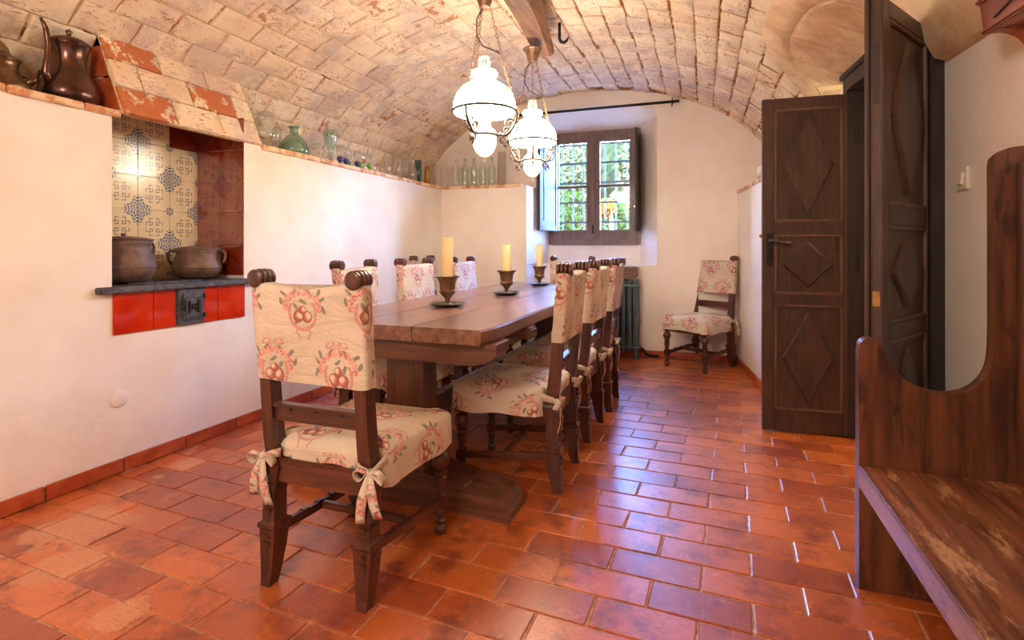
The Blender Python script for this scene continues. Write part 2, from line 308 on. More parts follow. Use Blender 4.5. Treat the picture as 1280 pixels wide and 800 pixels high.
# ------------------------------------------------------------------ mesh helpers
class G:
    def __init__(s): s.bm = bmesh.new(); s.uvl = None
    def face(s, vs):
        try: return s.bm.faces.new(vs)
        except ValueError: return None
    def box(s, c, d, rot=None, bev=0):
        r = bmesh.ops.create_cube(s.bm, size=1); vs = r['verts']
        mt = Matrix.Translation(c) @ (rot.to_4x4() if rot else Matrix.Identity(4)) @ Matrix.Diagonal((*d, 1))
        bmesh.ops.transform(s.bm, matrix=mt, verts=vs)
        if bev:
            es = {e for v in vs for e in v.link_edges}
            bmesh.ops.bevel(s.bm, geom=list(es), offset=bev, segments=2, affect='EDGES')
        return s
    def loft(s, secs):   # sections (cx, cy, z, wx, wy)
        rings = [[s.bm.verts.new((cx+a*wx/2, cy+b*wy/2, z)) for a, b in ((-1, -1), (1, -1), (1, 1), (-1, 1))] for cx, cy, z, wx, wy in secs]
        for r0, r1 in zip(rings, rings[1:]):
            for i in range(4): s.face((r0[i], r0[(i+1) % 4], r1[(i+1) % 4], r1[i]))
        s.face(rings[0][::-1]); s.face(rings[-1]); return s
    def lathe(s, prof, o=(0, 0, 0), seg=20, mt=None, cap=True, ang=None):
        o = Vector(o); rings = []
        for r, z in prof:
            ring = []
            for i in range(seg):
                a = 2*PI*i/seg; p = Vector((r*math.cos(a), r*math.sin(a), z))
                if mt: p = mt @ p
                ring.append(s.bm.verts.new(p+o))
            rings.append(ring)
        for r0, r1 in zip(rings, rings[1:]):
            for i in range(seg): s.face((r0[i], r0[(i+1) % seg], r1[(i+1) % seg], r1[i]))
        if cap: s.face(rings[0][::-1]); s.face(rings[-1])
        return s
    def tube(s, pts, r, seg=8, closed=False, flat=1.0):
        pts = [Vector(p) for p in pts]; n = len(pts); rings = []
        R = r if isinstance(r, (list, tuple)) else [r]*n; up = None
        for i, p in enumerate(pts):
            if closed: t = pts[(i+1) % n]-pts[i-1]
            else: t = pts[min(i+1, n-1)]-pts[max(i-1, 0)]
            t.normalize()
            if up is None:
                up = Vector((0, 0, 1)) if abs(t.z) < .9 else Vector((1, 0, 0))
            a = (up - t*up.dot(t))
            if a.length < 1e-4: a = t.orthogonal()
            a.normalize(); up = a; b = t.cross(a)
            rings.append([s.bm.verts.new(p+R[i]*(math.cos(2*PI*k/seg)*a+flat*math.sin(2*PI*k/seg)*b)) for k in range(seg)])
        for i in range(n if closed else n-1):
            r0, r1 = rings[i], rings[(i+1) % n]
            for k in range(seg): s.face((r0[k], r0[(k+1) % seg], r1[(k+1) % seg], r1[k]))
        if not closed: s.face(rings[0][::-1]); s.face(rings[-1])
        return s
    def prism(s, poly, f):  # f(u, v, side) -> point; side 0/1
        a = [s.bm.verts.new(f(u, v, 0)) for u, v in poly]; b = [s.bm.verts.new(f(u, v, 1)) for u, v in poly]; n = len(poly)
        s.face(a[::-1]); s.face(b)
        for i in range(n): s.face((a[i], a[(i+1) % n], b[(i+1) % n], b[i]))
        if n > 6:
            s.bm.normal_update(); bmesh.ops.triangulate(s.bm, faces=[f for f in s.bm.faces if len(f.verts) > 6])
        return s
    def ribbon(s, pts, wdir, w, th=.002):
        wd = Vector(wdir).normalized(); pts = [Vector(p) for p in pts]; n = len(pts); ws = w if isinstance(w, list) else [w]*n; R = []
        for i, p in enumerate(pts):
            t = (pts[min(i+1, n-1)]-pts[max(i-1, 0)]).normalized(); nn = t.cross(wd).normalized()*th; q = wd*ws[i]/2
            R.append([s.bm.verts.new(p+a) for a in (-q-nn, q-nn, q+nn, -q+nn)])
        for r0, r1 in zip(R, R[1:]):
            for k in range(4): s.face((r0[k], r0[(k+1) % 4], r1[(k+1) % 4], r1[k]))
        s.face(R[0][::-1]); s.face(R[-1]); return s
    def boxuv(s, k=1.0):
        l = s.bm.loops.layers.uv.verify()
        for f in s.bm.faces:
            n = f.normal; f.normal_update(); n = f.normal
            for lp in f.loops:
                c = lp.vert.co
                lp[l].uv = (c.x*k, c.y*k) if abs(n.z) > .7 else ((c.x*k, c.z*k) if abs(n.y) > abs(n.x) else (c.y*k, c.z*k))
        return s
    def mesh(s, name, m, smooth=False, fixn=True):
        if fixn: bmesh.ops.recalc_face_normals(s.bm, faces=s.bm.faces)
        me = bpy.data.meshes.new(name); s.bm.to_mesh(me); s.bm.free()
        if m is not None: me.materials.append(M[m] if isinstance(m, str) else m)
        if smooth:
            me.polygons.foreach_set('use_smooth', [True]*len(me.polygons))
            if smooth == 'auto':
                try: me.set_sharp_from_angle(angle=math.radians(38))
                except Exception: pass
        return me
    def obj(s, name, m, parent=None, smooth=False, loc=None, fixn=True):
        me = s.mesh(name, m, smooth, fixn); o = bpy.data.objects.new(name, me); COL.objects.link(o)
        if parent: o.parent = parent
        if loc: o.location = loc
        return o
def empty(name, loc=(0, 0, 0), rz=0):
    o = bpy.data.objects.new(name, None); COL.objects.link(o); o.location = loc; o.rotation_euler = (0, 0, rz); o.empty_display_size = .1; return o
def tag(o, label, cat, group=None):
    o['label'] = label; o['category'] = cat
    if group: o['group'] = group
    return o
def struct(o): o['kind'] = 'structure'; return o
KIDS = {}
def copy_tree(o, parent=None):
    c = o.copy(); COL.objects.link(c)
    if parent: c.parent = parent
    for ch in [x for x in SC.objects if x.parent == o]: copy_tree(ch, c)
    return c
def inst(name, me, parent, loc, mt=None):
    o = bpy.data.objects.new(name, me); COL.objects.link(o); o.parent = parent
    if mt is not None: o.matrix_local = Matrix.Translation(loc) @ mt.to_4x4()
    else: o.location = loc
    return o
def Rz(a): return Matrix.Rotation(a, 3, 'Z')
def Rx(a): return Matrix.Rotation(a, 3, 'X')
def Ry(a): return Matrix.Rotation(a, 3, 'Y')

# view test used only to choose which repeats are built singly
CC, SS = math.cos(math.radians(19.914)), math.sin(math.radians(19.914))
def seen(x, y, z, m=.06):
    X = x*CC+y*SS; Y = -x*SS+y*CC
    if Y < .25: return None
    u, v = X/Y, (z-1.12)/Y
    if abs(u) > .958+m or v > .4656+m or v < -.732-m: return None
    return math.sqrt(X*X+Y*Y+(z-1.12)**2)

# ------------------------------------------------------------------ room geometry
XL, YB, YBL, YR = -2.76, 5.68, 5.33, -2.2      # left wall, back wall, ledge part of the back wall, rear end
CX, VA, VB, VZ = -1.25, 1.9, 1.09, 1.72        # vault: centre, half width on the left, rise, springing height
def xw(y): return .650+(YB-y)*.091              # right wall (outer line)
def xr(y): return .31+(5.56-y)*.125             # face of the low thick wall beyond the door
LY, LW, LZ, LH = 3.31, .66, 1.85, .515          # lunette over the door
def zl(y):
    q = (y-LY)/LW
    return LZ+LH*(1-abs(q)**3)**.4 if abs(q) < 1 else -9
def zlx(y, x):
    z0 = zl(y)
    if z0 < 2.165: return z0
    g0 = CX+(xw(y)-CX)*math.sqrt(max(0, 1-((z0-VZ)/VB)**2))
    return 2.165+(z0-2.165)*min(1, max(0, (xw(y)-x)/max(.05, xw(y)-g0)))
def vpoint(y, phi):      # phi 0 crown, -pi/2 left springing, +pi/2 right springing
    a = VA if phi < 0 else xw(y)-CX
    return Vector((CX+a*math.sin(phi), y, VZ+VB*math.cos(phi)))
def quadgrid(g, f, nu, nv):
    V = [[g.bm.verts.new(f(i/nu, j/nv)) for j in range(nv+1)] for i in range(nu+1)]
    for i in range(nu):
        for j in range(nv): g.face((V[i][j], V[i+1][j], V[i+1][j+1], V[i][j+1]))
def wob(p, k=.006, s=1.3): return noise.noise(Vector(p)*s)*k

# floor slab, grout coloured, and terracotta tiles
g = G(); g.box((-.8, 1.9, -.0545), (6.4, 8.6, .1)); floor = struct(g.obj('floor', 'grout'))
TA = math.radians(-2.45); TL, TW, TG = .308, .151, .006
e1 = Vector((math.cos(TA), math.sin(TA))); e2 = Vector((math.sin(TA), -math.cos(TA))); TO = Vector((-.4636, 2.178))
def tile_mesh(seed):
    rr = random.Random(seed); g = G(); L, Wd = TL/2-TG/2, TW/2-TG/2; j = lambda: rr.uniform(-.0015, .0015)
    po = [(-L+j(), -Wd+j()), (0, -Wd+j()), (L+j(), -Wd+j()), (L+j(), Wd+j()), (0, Wd+j()), (-L+j(), Wd+j())]
    pin = [(x*(1-.004/L), y*(1-.004/Wd)) for x, y in po]
    A = [g.bm.verts.new((x, y, -.012)) for x, y in po]; B = [g.bm.verts.new((x, y, -.002)) for x, y in po]; C = [g.bm.verts.new((x, y, 0)) for x, y in pin]
    for p, q in ((A, B), (B, C)):
        for i in range(6): g.face((p[i], p[(i+1) % 6], q[(i+1) % 6], q[i]))
    g.face(C); return g.mesh('tile', 'floor_tile')
TM = [tile_mesh(i) for i in range(6)]
def clip(poly, nx, ny, d):   # keep nx*x+ny*y <= d
    out = []
    for i in range(len(poly)):
        a, b = poly[i], poly[(i+1) % len(poly)]; fa, fb = nx*a[0]+ny*a[1]-d, nx*b[0]+ny*b[1]-d
        if fa <= 0: out.append(a)
        if fa*fb < 0:
            t = fa/(fa-fb); out.append((a[0]+(b[0]-a[0])*t, a[1]+(b[1]-a[1])*t))
    return out
full, rest = [], []
for r in range(-30, 18):
    for k in range(-14, 12):
        c = TO+e1*(k+.5+(.5 if r % 2 else 0))*TL+e2*(r+.5)*TW
        if c.y > 5.75 or c.y < .25 or c.x < -2.95 or c.x > 2.3: continue
        hall = c.x > .80 and 2.45 < c.y < 4.9
        d = 99. if hall else seen(c.x, c.y, 0, .16)
        if d is None or (c.x > 1.1 and not hall): continue
        L, Wd = TL/2-TG/2, TW/2-TG/2
        po = [c+e1*a*L+e2*b*Wd for a, b in ((-1, -1), (1, -1), (1, 1), (-1, 1))]; po = [(p.x, p.y) for p in po]; ar = L*Wd*4
        q = clip(po, -1, 0, -XL-.012); q = clip(q, 0, 1, YB-.015)
        if hall and (2.74 < c.y < 3.69 or c.x > xw(c.y)+.16): pass
        elif c.y > 3.75: q = clip(q, 1, .125, .31+5.56*.125-.012) if q else q
        else: q = clip(q, 1, .091, .65+YB*.091-.006) if q else q
        if len(q) < 3: continue
        area2 = abs(sum(q[i][0]*q[(i+1) % len(q)][1]-q[(i+1) % len(q)][0]*q[i][1] for i in range(len(q))))/2
        if area2 < .0015: continue
        (full if area2 > ar*.995 else rest).append((d, c, q))
allt = sorted([(d, c, q, 1) for d, c, q in full]+[(d, c, q, 0) for d, c, q in rest], key=lambda t: t[0])
stuffg = G()
for i, (d, c, q, isfull) in enumerate(allt):
    dz = random.uniform(-.0012, .0012)
    if i < 300 and isfull:
        o = inst('tile', TM[random.randrange(6)], floor, (c.x, c.y, dz), (Rz(TA+(PI if random.random() < .5 else 0)) @ Rx(random.uniform(-.004, .004)) @ Ry(random.uniform(-.003, .003))))
    elif i < 300:
        g = G(); g.prism([(x-c.x, y-c.y) for x, y in q], lambda u, v, s_: (u, v, -.012*(1-s_))); o = g.obj('tile', 'floor_tile', floor, loc=(c.x, c.y, dz))
    else: stuffg.prism(q, lambda u, v, s_: (u, v, -.012*(1-s_)+dz))
o = stuffg.obj('far_tiles', 'floor_tile', floor); o['kind'] = 'stuff'

# left wall with its cooking niche
NY0, NY1, NZ0, NZ1, NX = 1.811, 2.615, .93, 1.80, -3.16
def wallstrip(g, ys, f):
    pass
g = G()
def wl(y0, y1, z0, z1, n=6, m=6):
    quadgrid(g, lambda a, b: (XL+wob((y0+(y1-y0)*a, z0+(z1-z0)*b, 3.3))*min(1, 6*a, 6*(1-a), 6*b, 6*(1-b)), y0+(y1-y0)*a, z0+(z1-z0)*b), n, m)
wl(YR, NY0, 0, 1.80, 12, 8); wl(NY1, YBL, 0, 1.80, 12, 8); wl(NY0, NY1, 0, .69, 4, 4); wl(NY0, NY1, .69, NZ0, 2, 2)
for a, b, zt_ in (((XL, NY0), (NX, NY0), 1.79), ((NX, NY1), (XL, NY1), 1.79), ((NX, NY0), (NX, NY1), 1.97)):
    quadgrid(g, lambda p, q: (a[0]+(b[0]-a[0])*p, a[1]+(b[1]-a[1])*p, NZ0-.05+(zt_-NZ0+.05)*q), 2, 2)
wall_left = struct(g.obj('wall_left', 'plaster', smooth=True))
# back wall: thick lower part on the left, then the wall with the window recess
def zv(x, y):
    a = VA if x < CX else xw(y)-CX; q = (x-CX)/a
    return VZ+VB*math.sqrt(max(0, 1-q*q)) if abs(q) < 1 else VZ
RX0, RX1, RZ0 = -1.77, -.47, .953
def arch_n(x): q = (x-(RX0+RX1)/2)/((RX1-RX0)/2); return 2.50+.15*math.sqrt(max(0, 1-q*q))
g = G()
def strips(y, x0, x1, lo, hi, n, m=6):
    quadgrid(g, lambda a, b: (x0+(x1-x0)*a, y+wob((x0+(x1-x0)*a, 9, lo(x0+(x1-x0)*a)*(1-b)+hi(x0+(x1-x0)*a)*b), .004), lo(x0+(x1-x0)*a)*(1-b)+hi(x0+(x1-x0)*a)*b), n, m)
C0 = lambda z: (lambda x: z)
vt = lambda x: zv(x, YB)+.03
strips(YBL, XL-.01, RX0, C0(0), C0(1.785), 4)
strips(YB, -3.2, RX0, C0(1.7), vt, 24)
strips(YB, RX0, RX1, arch_n, vt, 20, 2)
strips(YB, RX1, .95, C0(0), vt, 24)
strips(YB, RX0, RX1, C0(0), C0(RZ0), 3)
quadgrid(g, lambda a, b: (RX0, YBL+(YB-YBL)*a, RZ0*b), 1, 1)
# recess: splayed jambs, sill, ceiling sloping to the window head
WY, WX0, WX1, WZ0, WZ1 = 6.05, -1.73, -.675, 1.165, 2.46
quadgrid(g, lambda a, b: (RX1+(WX1-.004-RX1)*a, YB+(WY-YB)*a, RZ0+(2.50+(WZ1-2.50)*a-RZ0)*b), 4, 4)
quadgrid(g, lambda a, b: (RX0+(WX0-.0-RX0)*a, YBL+(WY-YBL)*a, RZ0+(1.785-RZ0)*b), 4, 2)
quadgrid(g, lambda a, b: (RX0+(WX0-.0-RX0)*a, YB+(WY-YB)*a, 1.785+(2.50+(WZ1-2.50)*a-1.785)*b), 4, 3)
quadgrid(g, lambda a, b: ((RX0+(RX1-RX0)*b)*(1-a)+(WX0+(WX1-.004-WX0)*b)*a, YB+(WY-YB)*a, arch_n(RX0+(RX1-RX0)*b)*(1-a)+(WZ1)*a), 6, 20)
quadgrid(g, lambda a, b: ((RX0+(RX1-RX0)*b)*(1-a)+(WX0+(WX1-.004-WX0)*b)*a, YB+(WY-YB)*a, RZ0), 1, 1)
quadgrid(g, lambda a, b: (WX0-.05+(WX1+.1-WX0)*a, WY-.005, RZ0+(WZ0-RZ0)*b), 1, 1)
wall_back = struct(g.obj('wall_back', 'plaster', smooth='auto'))
# outer faces of the back wall round the window, so daylight only enters through it
g = G()
g.box((-2.6, 6.16, 1.5), (1.7, .1, 3.4)); g.box((.45, 6.16, 1.5), (2.2, .1, 3.4)); g.box((-1.2, 6.16, 2.95), (1.2, .1, .96)); g.box((-1.2, 6.16, .5), (1.2, .1, 1.3))
g.box((-3.4, 2, 1.5), (.1, 8.5, 3.4)); g.box((-1., 2, 3.15), (5, 8.5, .1)); g.box((-1, YR-.1, 1.5), (5, .1, 3.4)); g.box((2.6, 2, 1.5), (.1, 8.5, 3.4)); g.box((1.9, 6.16, 1.5), (1.6, .1, 3.4)); g.box((1.9, 2, 3.15), (1.6, 8.5, .1)); g.box((1.9, YR-.1, 1.5), (1.6, .1, 3.4))
struct(g.obj('wall_outer', 'plaster'))
g = G(); g.box((-1.2, 6.115, 1.08), (1.3, .02, .20)); g.box((-1.2, 6.115, 2.53), (1.3, .02, .20)); g.box((-1.80, 6.115, 1.8), (.14, .02, 1.6)); g.box((-.60, 6.115, 1.8), (.14, .02, 1.6)); struct(g.obj('trim_5', 'plaster'))
g = G(); quadgrid(g, lambda a, b: (-3.2+5.6*a, YR, 3.0*b), 1, 1); struct(g.obj('wall_rear', 'plaster'))
# right wall: door wall line, with opening; thick low wall beyond
DY0, DY1, DZ = 2.70, 3.72, 2.13
g = G()
def wr(y0, y1, z0f, z1f, n=8, m=6):
    quadgrid(g, lambda a, b: (xw(y0+(y1-y0)*a)+wob((y0+(y1-y0)*a, b*2, 1.1), .005), y0+(y1-y0)*a, z0f(y0+(y1-y0)*a)*(1-b)+z1f(y0+(y1-y0)*a)*b), n, m)
wr(YR, DY0, C0(0), C0(1.90), 16); wr(DY0, DY1, C0(DZ), C0(2.5), 12, 2); wr(DY1, YB, C0(0), C0(2.1), 6)
quadgrid(g, lambda a, b: (xw(DY0-.3*0)+.0+.25*a, DY0, DZ*b), 1, 1); quadgrid(g, lambda a, b: (xw(DY1)+.25*a, DY1, DZ*b), 1, 1)
quadgrid(g, lambda a, b: (xr(3.74+(YB-3.74)*a), 3.74+(YB-3.74)*a, 1.66*b), 6, 4)
quadgrid(g, lambda a, b: (xr(3.74)+(xw(3.74)+.02-xr(3.74))*a, 3.74, 1.66*b), 2, 2)
quadgrid(g, lambda a, b: (xr(3.74+(YB-3.74)*b)*(1-a)+xw(3.74+(YB-3.74)*b)*a, 3.74+(YB-3.74)*b, 1.66), 2, 4)
wall_right = struct(g.obj('wall_right', 'plaster', smooth='auto'))
g = G(); quadgrid(g, lambda a, b: (2.3, 1+5*a, 2.9*b), 1, 1); quadgrid(g, lambda a, b: (.9+1.5*a, 5.0, 2.9*b), 1, 1); quadgrid(g, lambda a, b: (xw(0)+.02+1.2*a, 1.0, 2.9*b), 1, 1); quadgrid(g, lambda a, b: (xw(3)+.1+1.6*a, 1+5*b, 2.75), 1, 1)
struct(g.obj('wall_corridor', 'plaster'))

# vault
g = G(); NPH, NY_ = 120, 64
def vbase(a, b):
    y = YR+(YB+.01-YR)*b; phi = -PI/2+PI*a; p = vpoint(y, phi); z = zlx(y, p.x)
    off = .008
    if phi < -.9 and 1.84 < y < 2.72 and p.z < 2.16: return Vector((-3.32, y, p.z))
    if phi > .5 and p.z < 1.895 and y < 2.8: return Vector((xw(y)+.03, y, p.z))
    if phi > .5 and z > p.z: p = Vector((p.x, y, z))
    else: p = p+Vector((math.sin(phi), 0, math.cos(phi)))*off
    return p
quadgrid(g, lambda a, b: vbase(a, b if b < .001 else b), NPH, 150)
ceiling = struct(g.obj('ceiling', 'mortar', smooth=True)); ceiling.data.materials.append(M['lunette_plate'])
for f in ceiling.data.polygons:
    c = f.center
    if c.x > .2 and (abs(c.z-zlx(c.y, c.x)) < .02 or (c.y < 2.8 and c.z < 2.3)): f.material_index = 1
def brick_mesh(seed, w, l, th=.012, rough=.006, m='vault_brick', name='brick'):
    rr = random.Random(seed); g = G(); po = []
    def edge(x0, y0, x1, y1, n):
        for k in range(n): t = k/n; po.append((x0+(x1-x0)*t+rr.uniform(-rough, rough)*(1 if k else .5), y0+(y1-y0)*t+rr.uniform(-rough, rough)*(1 if k else .5)))
    edge(-w/2, -l/2, w/2, -l/2, 3); edge(w/2, -l/2, w/2, l/2, 5); edge(w/2, l/2, -w/2, l/2, 3); edge(-w/2, l/2, -w/2, -l/2, 5)
    n = len(po); A = [g.bm.verts.new((x, y, -.006)) for x, y in po]; B = [g.bm.verts.new((x*.99, y*.995, th*.55)) for x, y in po]
    C = [g.bm.verts.new((x*.92, y*.96, th+rr.uniform(-.001, .001))) for x, y in po]
    for p, q in ((A, B), (B, C)):
        for i in range(n): g.face((p[i], p[(i+1) % n], q[(i+1) % n], q[i]))
    g.face(C); return g.mesh(name, m, 'auto')
BW, BL = .160, .292
BM = [brick_mesh(50+i, BW-.007, BL-.007, .010, .004) for i in range(9)]
bricks = []
def phi_at(y, s):   # arc length from the crown
    a = VA if s < 0 else xw(y)-CX; ph, acc, st = 0., 0., .01
    while acc < abs(s) and ph < PI/2: acc += math.sqrt((a*math.cos(ph))**2+(VB*math.sin(ph))**2)*st; ph += st
    return math.copysign(ph, s) if s else 0.
PH = {}
for row in range(-16, 17):
    s = row*BW
    for j in range(0, 20):
        y = YB-.16-(j+(.5 if row % 2 else 0))*BL
        if y < .7: continue
        key = (row, round(y, 2)) if s > 0 else (row, 0)
        if key not in PH: PH[key] = phi_at(y, s)
        phi = PH[key]
        if abs(phi) > 1.53: continue
        p = vpoint(y, phi)
        if p.z < 1.86 or (p.x < -2.9 and 1.80 < y < 2.76 and p.z < 2.24): continue
        if s > 0 and p.x > -.2 and (max(zl(y-.17), zl(y), zl(y+.17)) > p.z-.035): continue
        if s > 0 and y < 2.6 and p.z < 1.98: continue
        d = seen(p.x, p.y, p.z, .1)
        if d is None: continue
        a = VA if s < 0 else xw(y)-CX
        tx = Vector((a*math.cos(phi), 0, -VB*math.sin(phi))).normalized(); nz = Vector((tx.z, 0, -tx.x))
        if nz.dot(Vector((CX, y, 1))-p) < 0: nz = -nz
        ty = nz.cross(tx).normalized()
        mt = Matrix((tx, ty, nz)).transposed() @ Rz(random.gauss(0, .012)) @ Ry(random.gauss(0, .02)) @ Rx(random.gauss(0, .008))
        bricks.append((d, p-nz*random.uniform(.001, .006), mt))
bricks.sort(key=lambda t: t[0]); stuffg = None; ver = []; fac = []
for i, (d, p, mt) in enumerate(bricks):
    me = BM[random.randrange(9)]; sx = random.uniform(.94, 1.0); mt = mt @ Matrix.Diagonal((sx, random.uniform(.94, 1), 1))
    if i < 300: inst('brick', me, ceiling, p, mt)
    else:
        b0 = len(ver); ver += [tuple(p+mt @ v.co) for v in me.vertices]; fac += [tuple(b0+k for k in pl.vertices) for pl in me.polygons]
if ver:
    me = bpy.data.meshes.new('far_bricks'); me.from_pydata(ver, [], fac); me.materials.append(M['vault_brick']); me.set_sharp_from_angle(angle=.66)
    o = bpy.data.objects.new('far_bricks', me); COL.objects.link(o); o.parent = ceiling; o['kind'] = 'stuff'
# rendered plates of the lunette and the smooth strip along its groin
def lun(y, x, off=.006): return Vector((x, y, zl(y)-off))
def groin_x(y):
    z = zl(y); q = (z-VZ)/VB
    if z < 0 or q > 1: return None
    return CX+(xw(y)-CX)*math.sqrt(max(0, 1-q*q))
ys = [LY+LW*math.cos(PI*(1-k/7))*.985 for k in range(8)]
for k in range(7):
    y0, y1 = ys[k]+.004, ys[k+1]-.004
    g = G()
    def f(a, b, dz=0):
        y = y0+(y1-y0)*a; x0 = (groin_x(y) or .6)+.035; x1 = xw(y)-.004; return (x0+(x1-x0)*b, y, zlx(y, x0+(x1-x0)*b)-dz)
    n = 3; T = [[g.bm.verts.new(f(i/n, j/3, .007)) for j in range(4)] for i in range(n+1)]; U = [[g.bm.verts.new(f(i/n, j/3, -.004)) for j in range(4)] for i in range(n+1)]
    for i in range(n):
        for j in range(3): g.face((T[i][j], T[i+1][j], T[i+1][j+1], T[i][j+1])); g.face((U[i][j], U[i][j+1], U[i+1][j+1], U[i+1][j]))
    for i in range(n):
        for j in (0, 3): g.face((T[i][j], T[i+1][j], U[i+1][j], U[i][j]))
    for j in range(3):
        for i in (0, n): g.face((T[i][j], T[i][j+1], U[i][j+1], U[i][j]))
    g.obj('plate', 'lunette_plate', ceiling)
g = G(); V = []
for k in range(61):
    y = LY+LW*.995*math.cos(PI*(1-k/60)); gx = groin_x(y) or xw(y); th = math.atan2(math.sin(PI*k/60), -math.cos(PI*k/60))
    # outer edge lies on the main vault, shifted outward from the groin
    oy = y+.14*(-math.cos(PI*k/60))*1.0; ox = gx-.13*math.sin(PI*k/60)
    oz = zv(ox, oy); zin = zl(y) if zl(y) > 0 else zv(gx, y)
    nrm = .008
    V.append([g.bm.verts.new((gx+.03, y, zin-nrm)), g.bm.verts.new((gx-.012, y-.0, min(zin, zv(gx-.012, y))-nrm-.004)), g.bm.verts.new((ox, oy, oz-nrm-.008)), g.bm.verts.new((ox-.004, oy+(-math.cos(PI*k/60))*.006, oz+.012))])
for a, b in zip(V, V[1:]):
    for i in range(3): g.face((a[i], b[i], b[i+1], a[i+1]))
g.obj('groin_render', 'lunette_plate', ceiling, smooth=True)
# smooth rendered band at the foot of the vault over the near right wall
g = G(); V = []
for k in range(18):
    y = YR+(2.645-YR)*k/17
    row = []
    for q in (1.88, 1.90, 2.02, 2.14, 2.26):
        q = min(q, zl(y)-.004) if zl(y) > 0 else q; zz = (q-VZ)/VB; x = CX+(xw(y)-CX)*math.sqrt(1-zz*zz); row.append(g.bm.verts.new((x-.018 if q > 1.88 else xw(y)-.0, y, q)))
    V.append(row)
for a, b in zip(V, V[1:]):
    for i in range(4): g.face((a[i], b[i], b[i+1], a[i+1]))
g.obj('springing_render', 'lunette_plate', ceiling, smooth=True)

# tiled ledges
def ledge(name, pts_list, parent_name, zt=1.81, th=.036, mat='ledge_tile'):
    root = struct(empty(parent_name, (0, 0, 0)))
    for (x0, y0, x1, y1) in pts_list:
        g = G(); r0 = random.uniform(-.004, .004); zz = zt-th/2+random.uniform(-.002, .002)
        g.box(((x0+x1)/2+r0, (y0+y1)/2, zz), (abs(x1-x0), abs(y1-y0)-.006, th-random.uniform(0, .006)), bev=.005); g.obj('tile', mat, root)
    return root
L1 = []
y = .78
while y < 1.84: L1.append((-3.2, y, -2.742, min(y+.30, 1.852))); y += .30
y = 2.752
while y < 5.30: L1.append((-3.2, y, -2.742, min(y+.285, 5.32))); y += .285
ledge('ledge_left', L1, 'trim_1')
L2 = []
x = -3.15
L2.append((-3.2, 5.325, -2.735, 5.70)); x = -2.73
while x < -1.84: L2.append((x, 5.315, min(x+.285, -1.815)-.004, 5.70)); x += .285
root = struct(empty('trim_2'))
for (x0, y0, x1, y1) in L2:
    g = G(); g.box(((x0+x1)/2, (y0+y1)/2, 1.79+random.uniform(-.002, .002)), (x1-x0-.004, y1-y0, .034), bev=.005); g.obj('tile', 'ledge_tile', root)
root = struct(empty('trim_3'))
y = 3.75
while y < 5.6:
    y1 = min(y+.29, 5.66); g = G(); sl = math.atan(.125); xm = xr((y+y1)/2)
    g.box((xm+.145, (y+y1)/2, 1.672), (.32, y1-y-.006, .03), rot=Rz(sl), bev=.004); g.obj('tile', 'ledge_tile', root); y += .29
# baseboards
def baseboard(name, p0, p1, nrm, ln=.30, h=.068):
    p0, p1 = Vector(p0), Vector(p1); d = (p1-p0); L = d.length; d.normalize(); n = Vector(nrm).normalized()
    root = G(); c = (p0+p1)/2+n*.004; rot = Matrix((d, Vector((-d.y, d.x, 0)), Vector((0, 0, 1)))).transposed()
    root.box((c.x, c.y, h/2-.002), (L, .008, h-.006), rot=rot); root = struct(root.obj(name, 'skirt_mortar'))
    t = 0.
    while t < L-.01:
        e = min(t+ln, L); c = p0+d*((t+e)/2)+n*.010
        g = G(); g.box((c.x, c.y, h/2+.003+random.uniform(-.001, .001)), (e-t-.008, .014, h), rot=rot @ Rx(random.uniform(-.02, .02)), bev=.002); g.obj('tile', 'base_tile', root); t += ln
baseboard('baseboard_left', (XL, .5, 0), (XL, YBL, 0), (1, 0, 0), .34, .066)
baseboard('baseboard_back', (RX0, YB, 0), (.29, YB, 0), (0, -1, 0), .29)
baseboard('baseboard_right', (xr(YB-.02), YB-.02, 0), (xr(3.76), 3.76, 0), (-1, -.125, 0), .29)

# niche: glazed tiles, oven door, stone slab  (parts of the left wall)
uvt = lambda o: o
def wtile(c, d, m, plane, uvoff=(0, 0), parent=None):
    g = G(); g.box(c, d, bev=.0015); l = g.bm.loops.layers.uv.verify()
    for f in g.bm.faces:
        for lp in f.loops:
            v = lp.vert.co; lp[l].uv = ((v.y if plane == 'x' else v.x)+uvoff[0], v.z+uvoff[1])
    return g.obj('tile', m, parent or wall_left)
TY = [1.812, 2.012, 2.212, 2.412, 2.612]; TZ = [.952, 1.152, 1.352, 1.552, 1.752, 1.952, 2.152]
for i in range(4):
    for j in range(6):
        red = (i == 3 and j == 4)
        a_ = 1.876 if (i == 0 and j >= 4) else TY[i]
        wtile((NX+.006, (a_+TY[i+1])/2, (TZ[j]+TZ[j+1])/2), (.010, TY[i+1]-a_-.0025, .1975), 'brown_glaze' if red else 'blue_ornament_tile', 'x', (-.212+.2*10, -.152+.2*4))
for i in range(2):
    for j in range(5):
        wtile((NX+.109+.195*i, NY1-.005, (TZ[j]+TZ[j+1])/2), (.193, .009, .1975), 'brown_glaze', 'y')
ty = [1.811, 2.012, 2.118]; 
for a, b in ((1.813, 2.014), (2.018, 2.142), (2.318, 2.412), (2.416, 2.613)):
    wtile((XL+.004, (a+b)/2, .795), (.012, b-a, .205), 'red_glaze', 'x')
slab = G(); slab.box((-2.95, 2.215, .917), (.44, .79, .030), bev=.003); slab.box((-2.742, 2.215, .916), (.05, .965, .032), bev=.004)
for k in range(5): slab.box((-2.80+random.uniform(-.02, .01), 2.0+k*.07, .936), (.10, .09, .008), rot=Rz(random.uniform(-.3, .3)), bev=.003)
tag(slab.obj('hearth_slab', 'slab_stone'), 'dark grey stone slab across the tiled cooking niche', 'stone slab')
od = empty('oven_door', (XL+.008, 2.23, .795)); tag(od, 'small cast iron oven door between glossy red tiles', 'oven door')
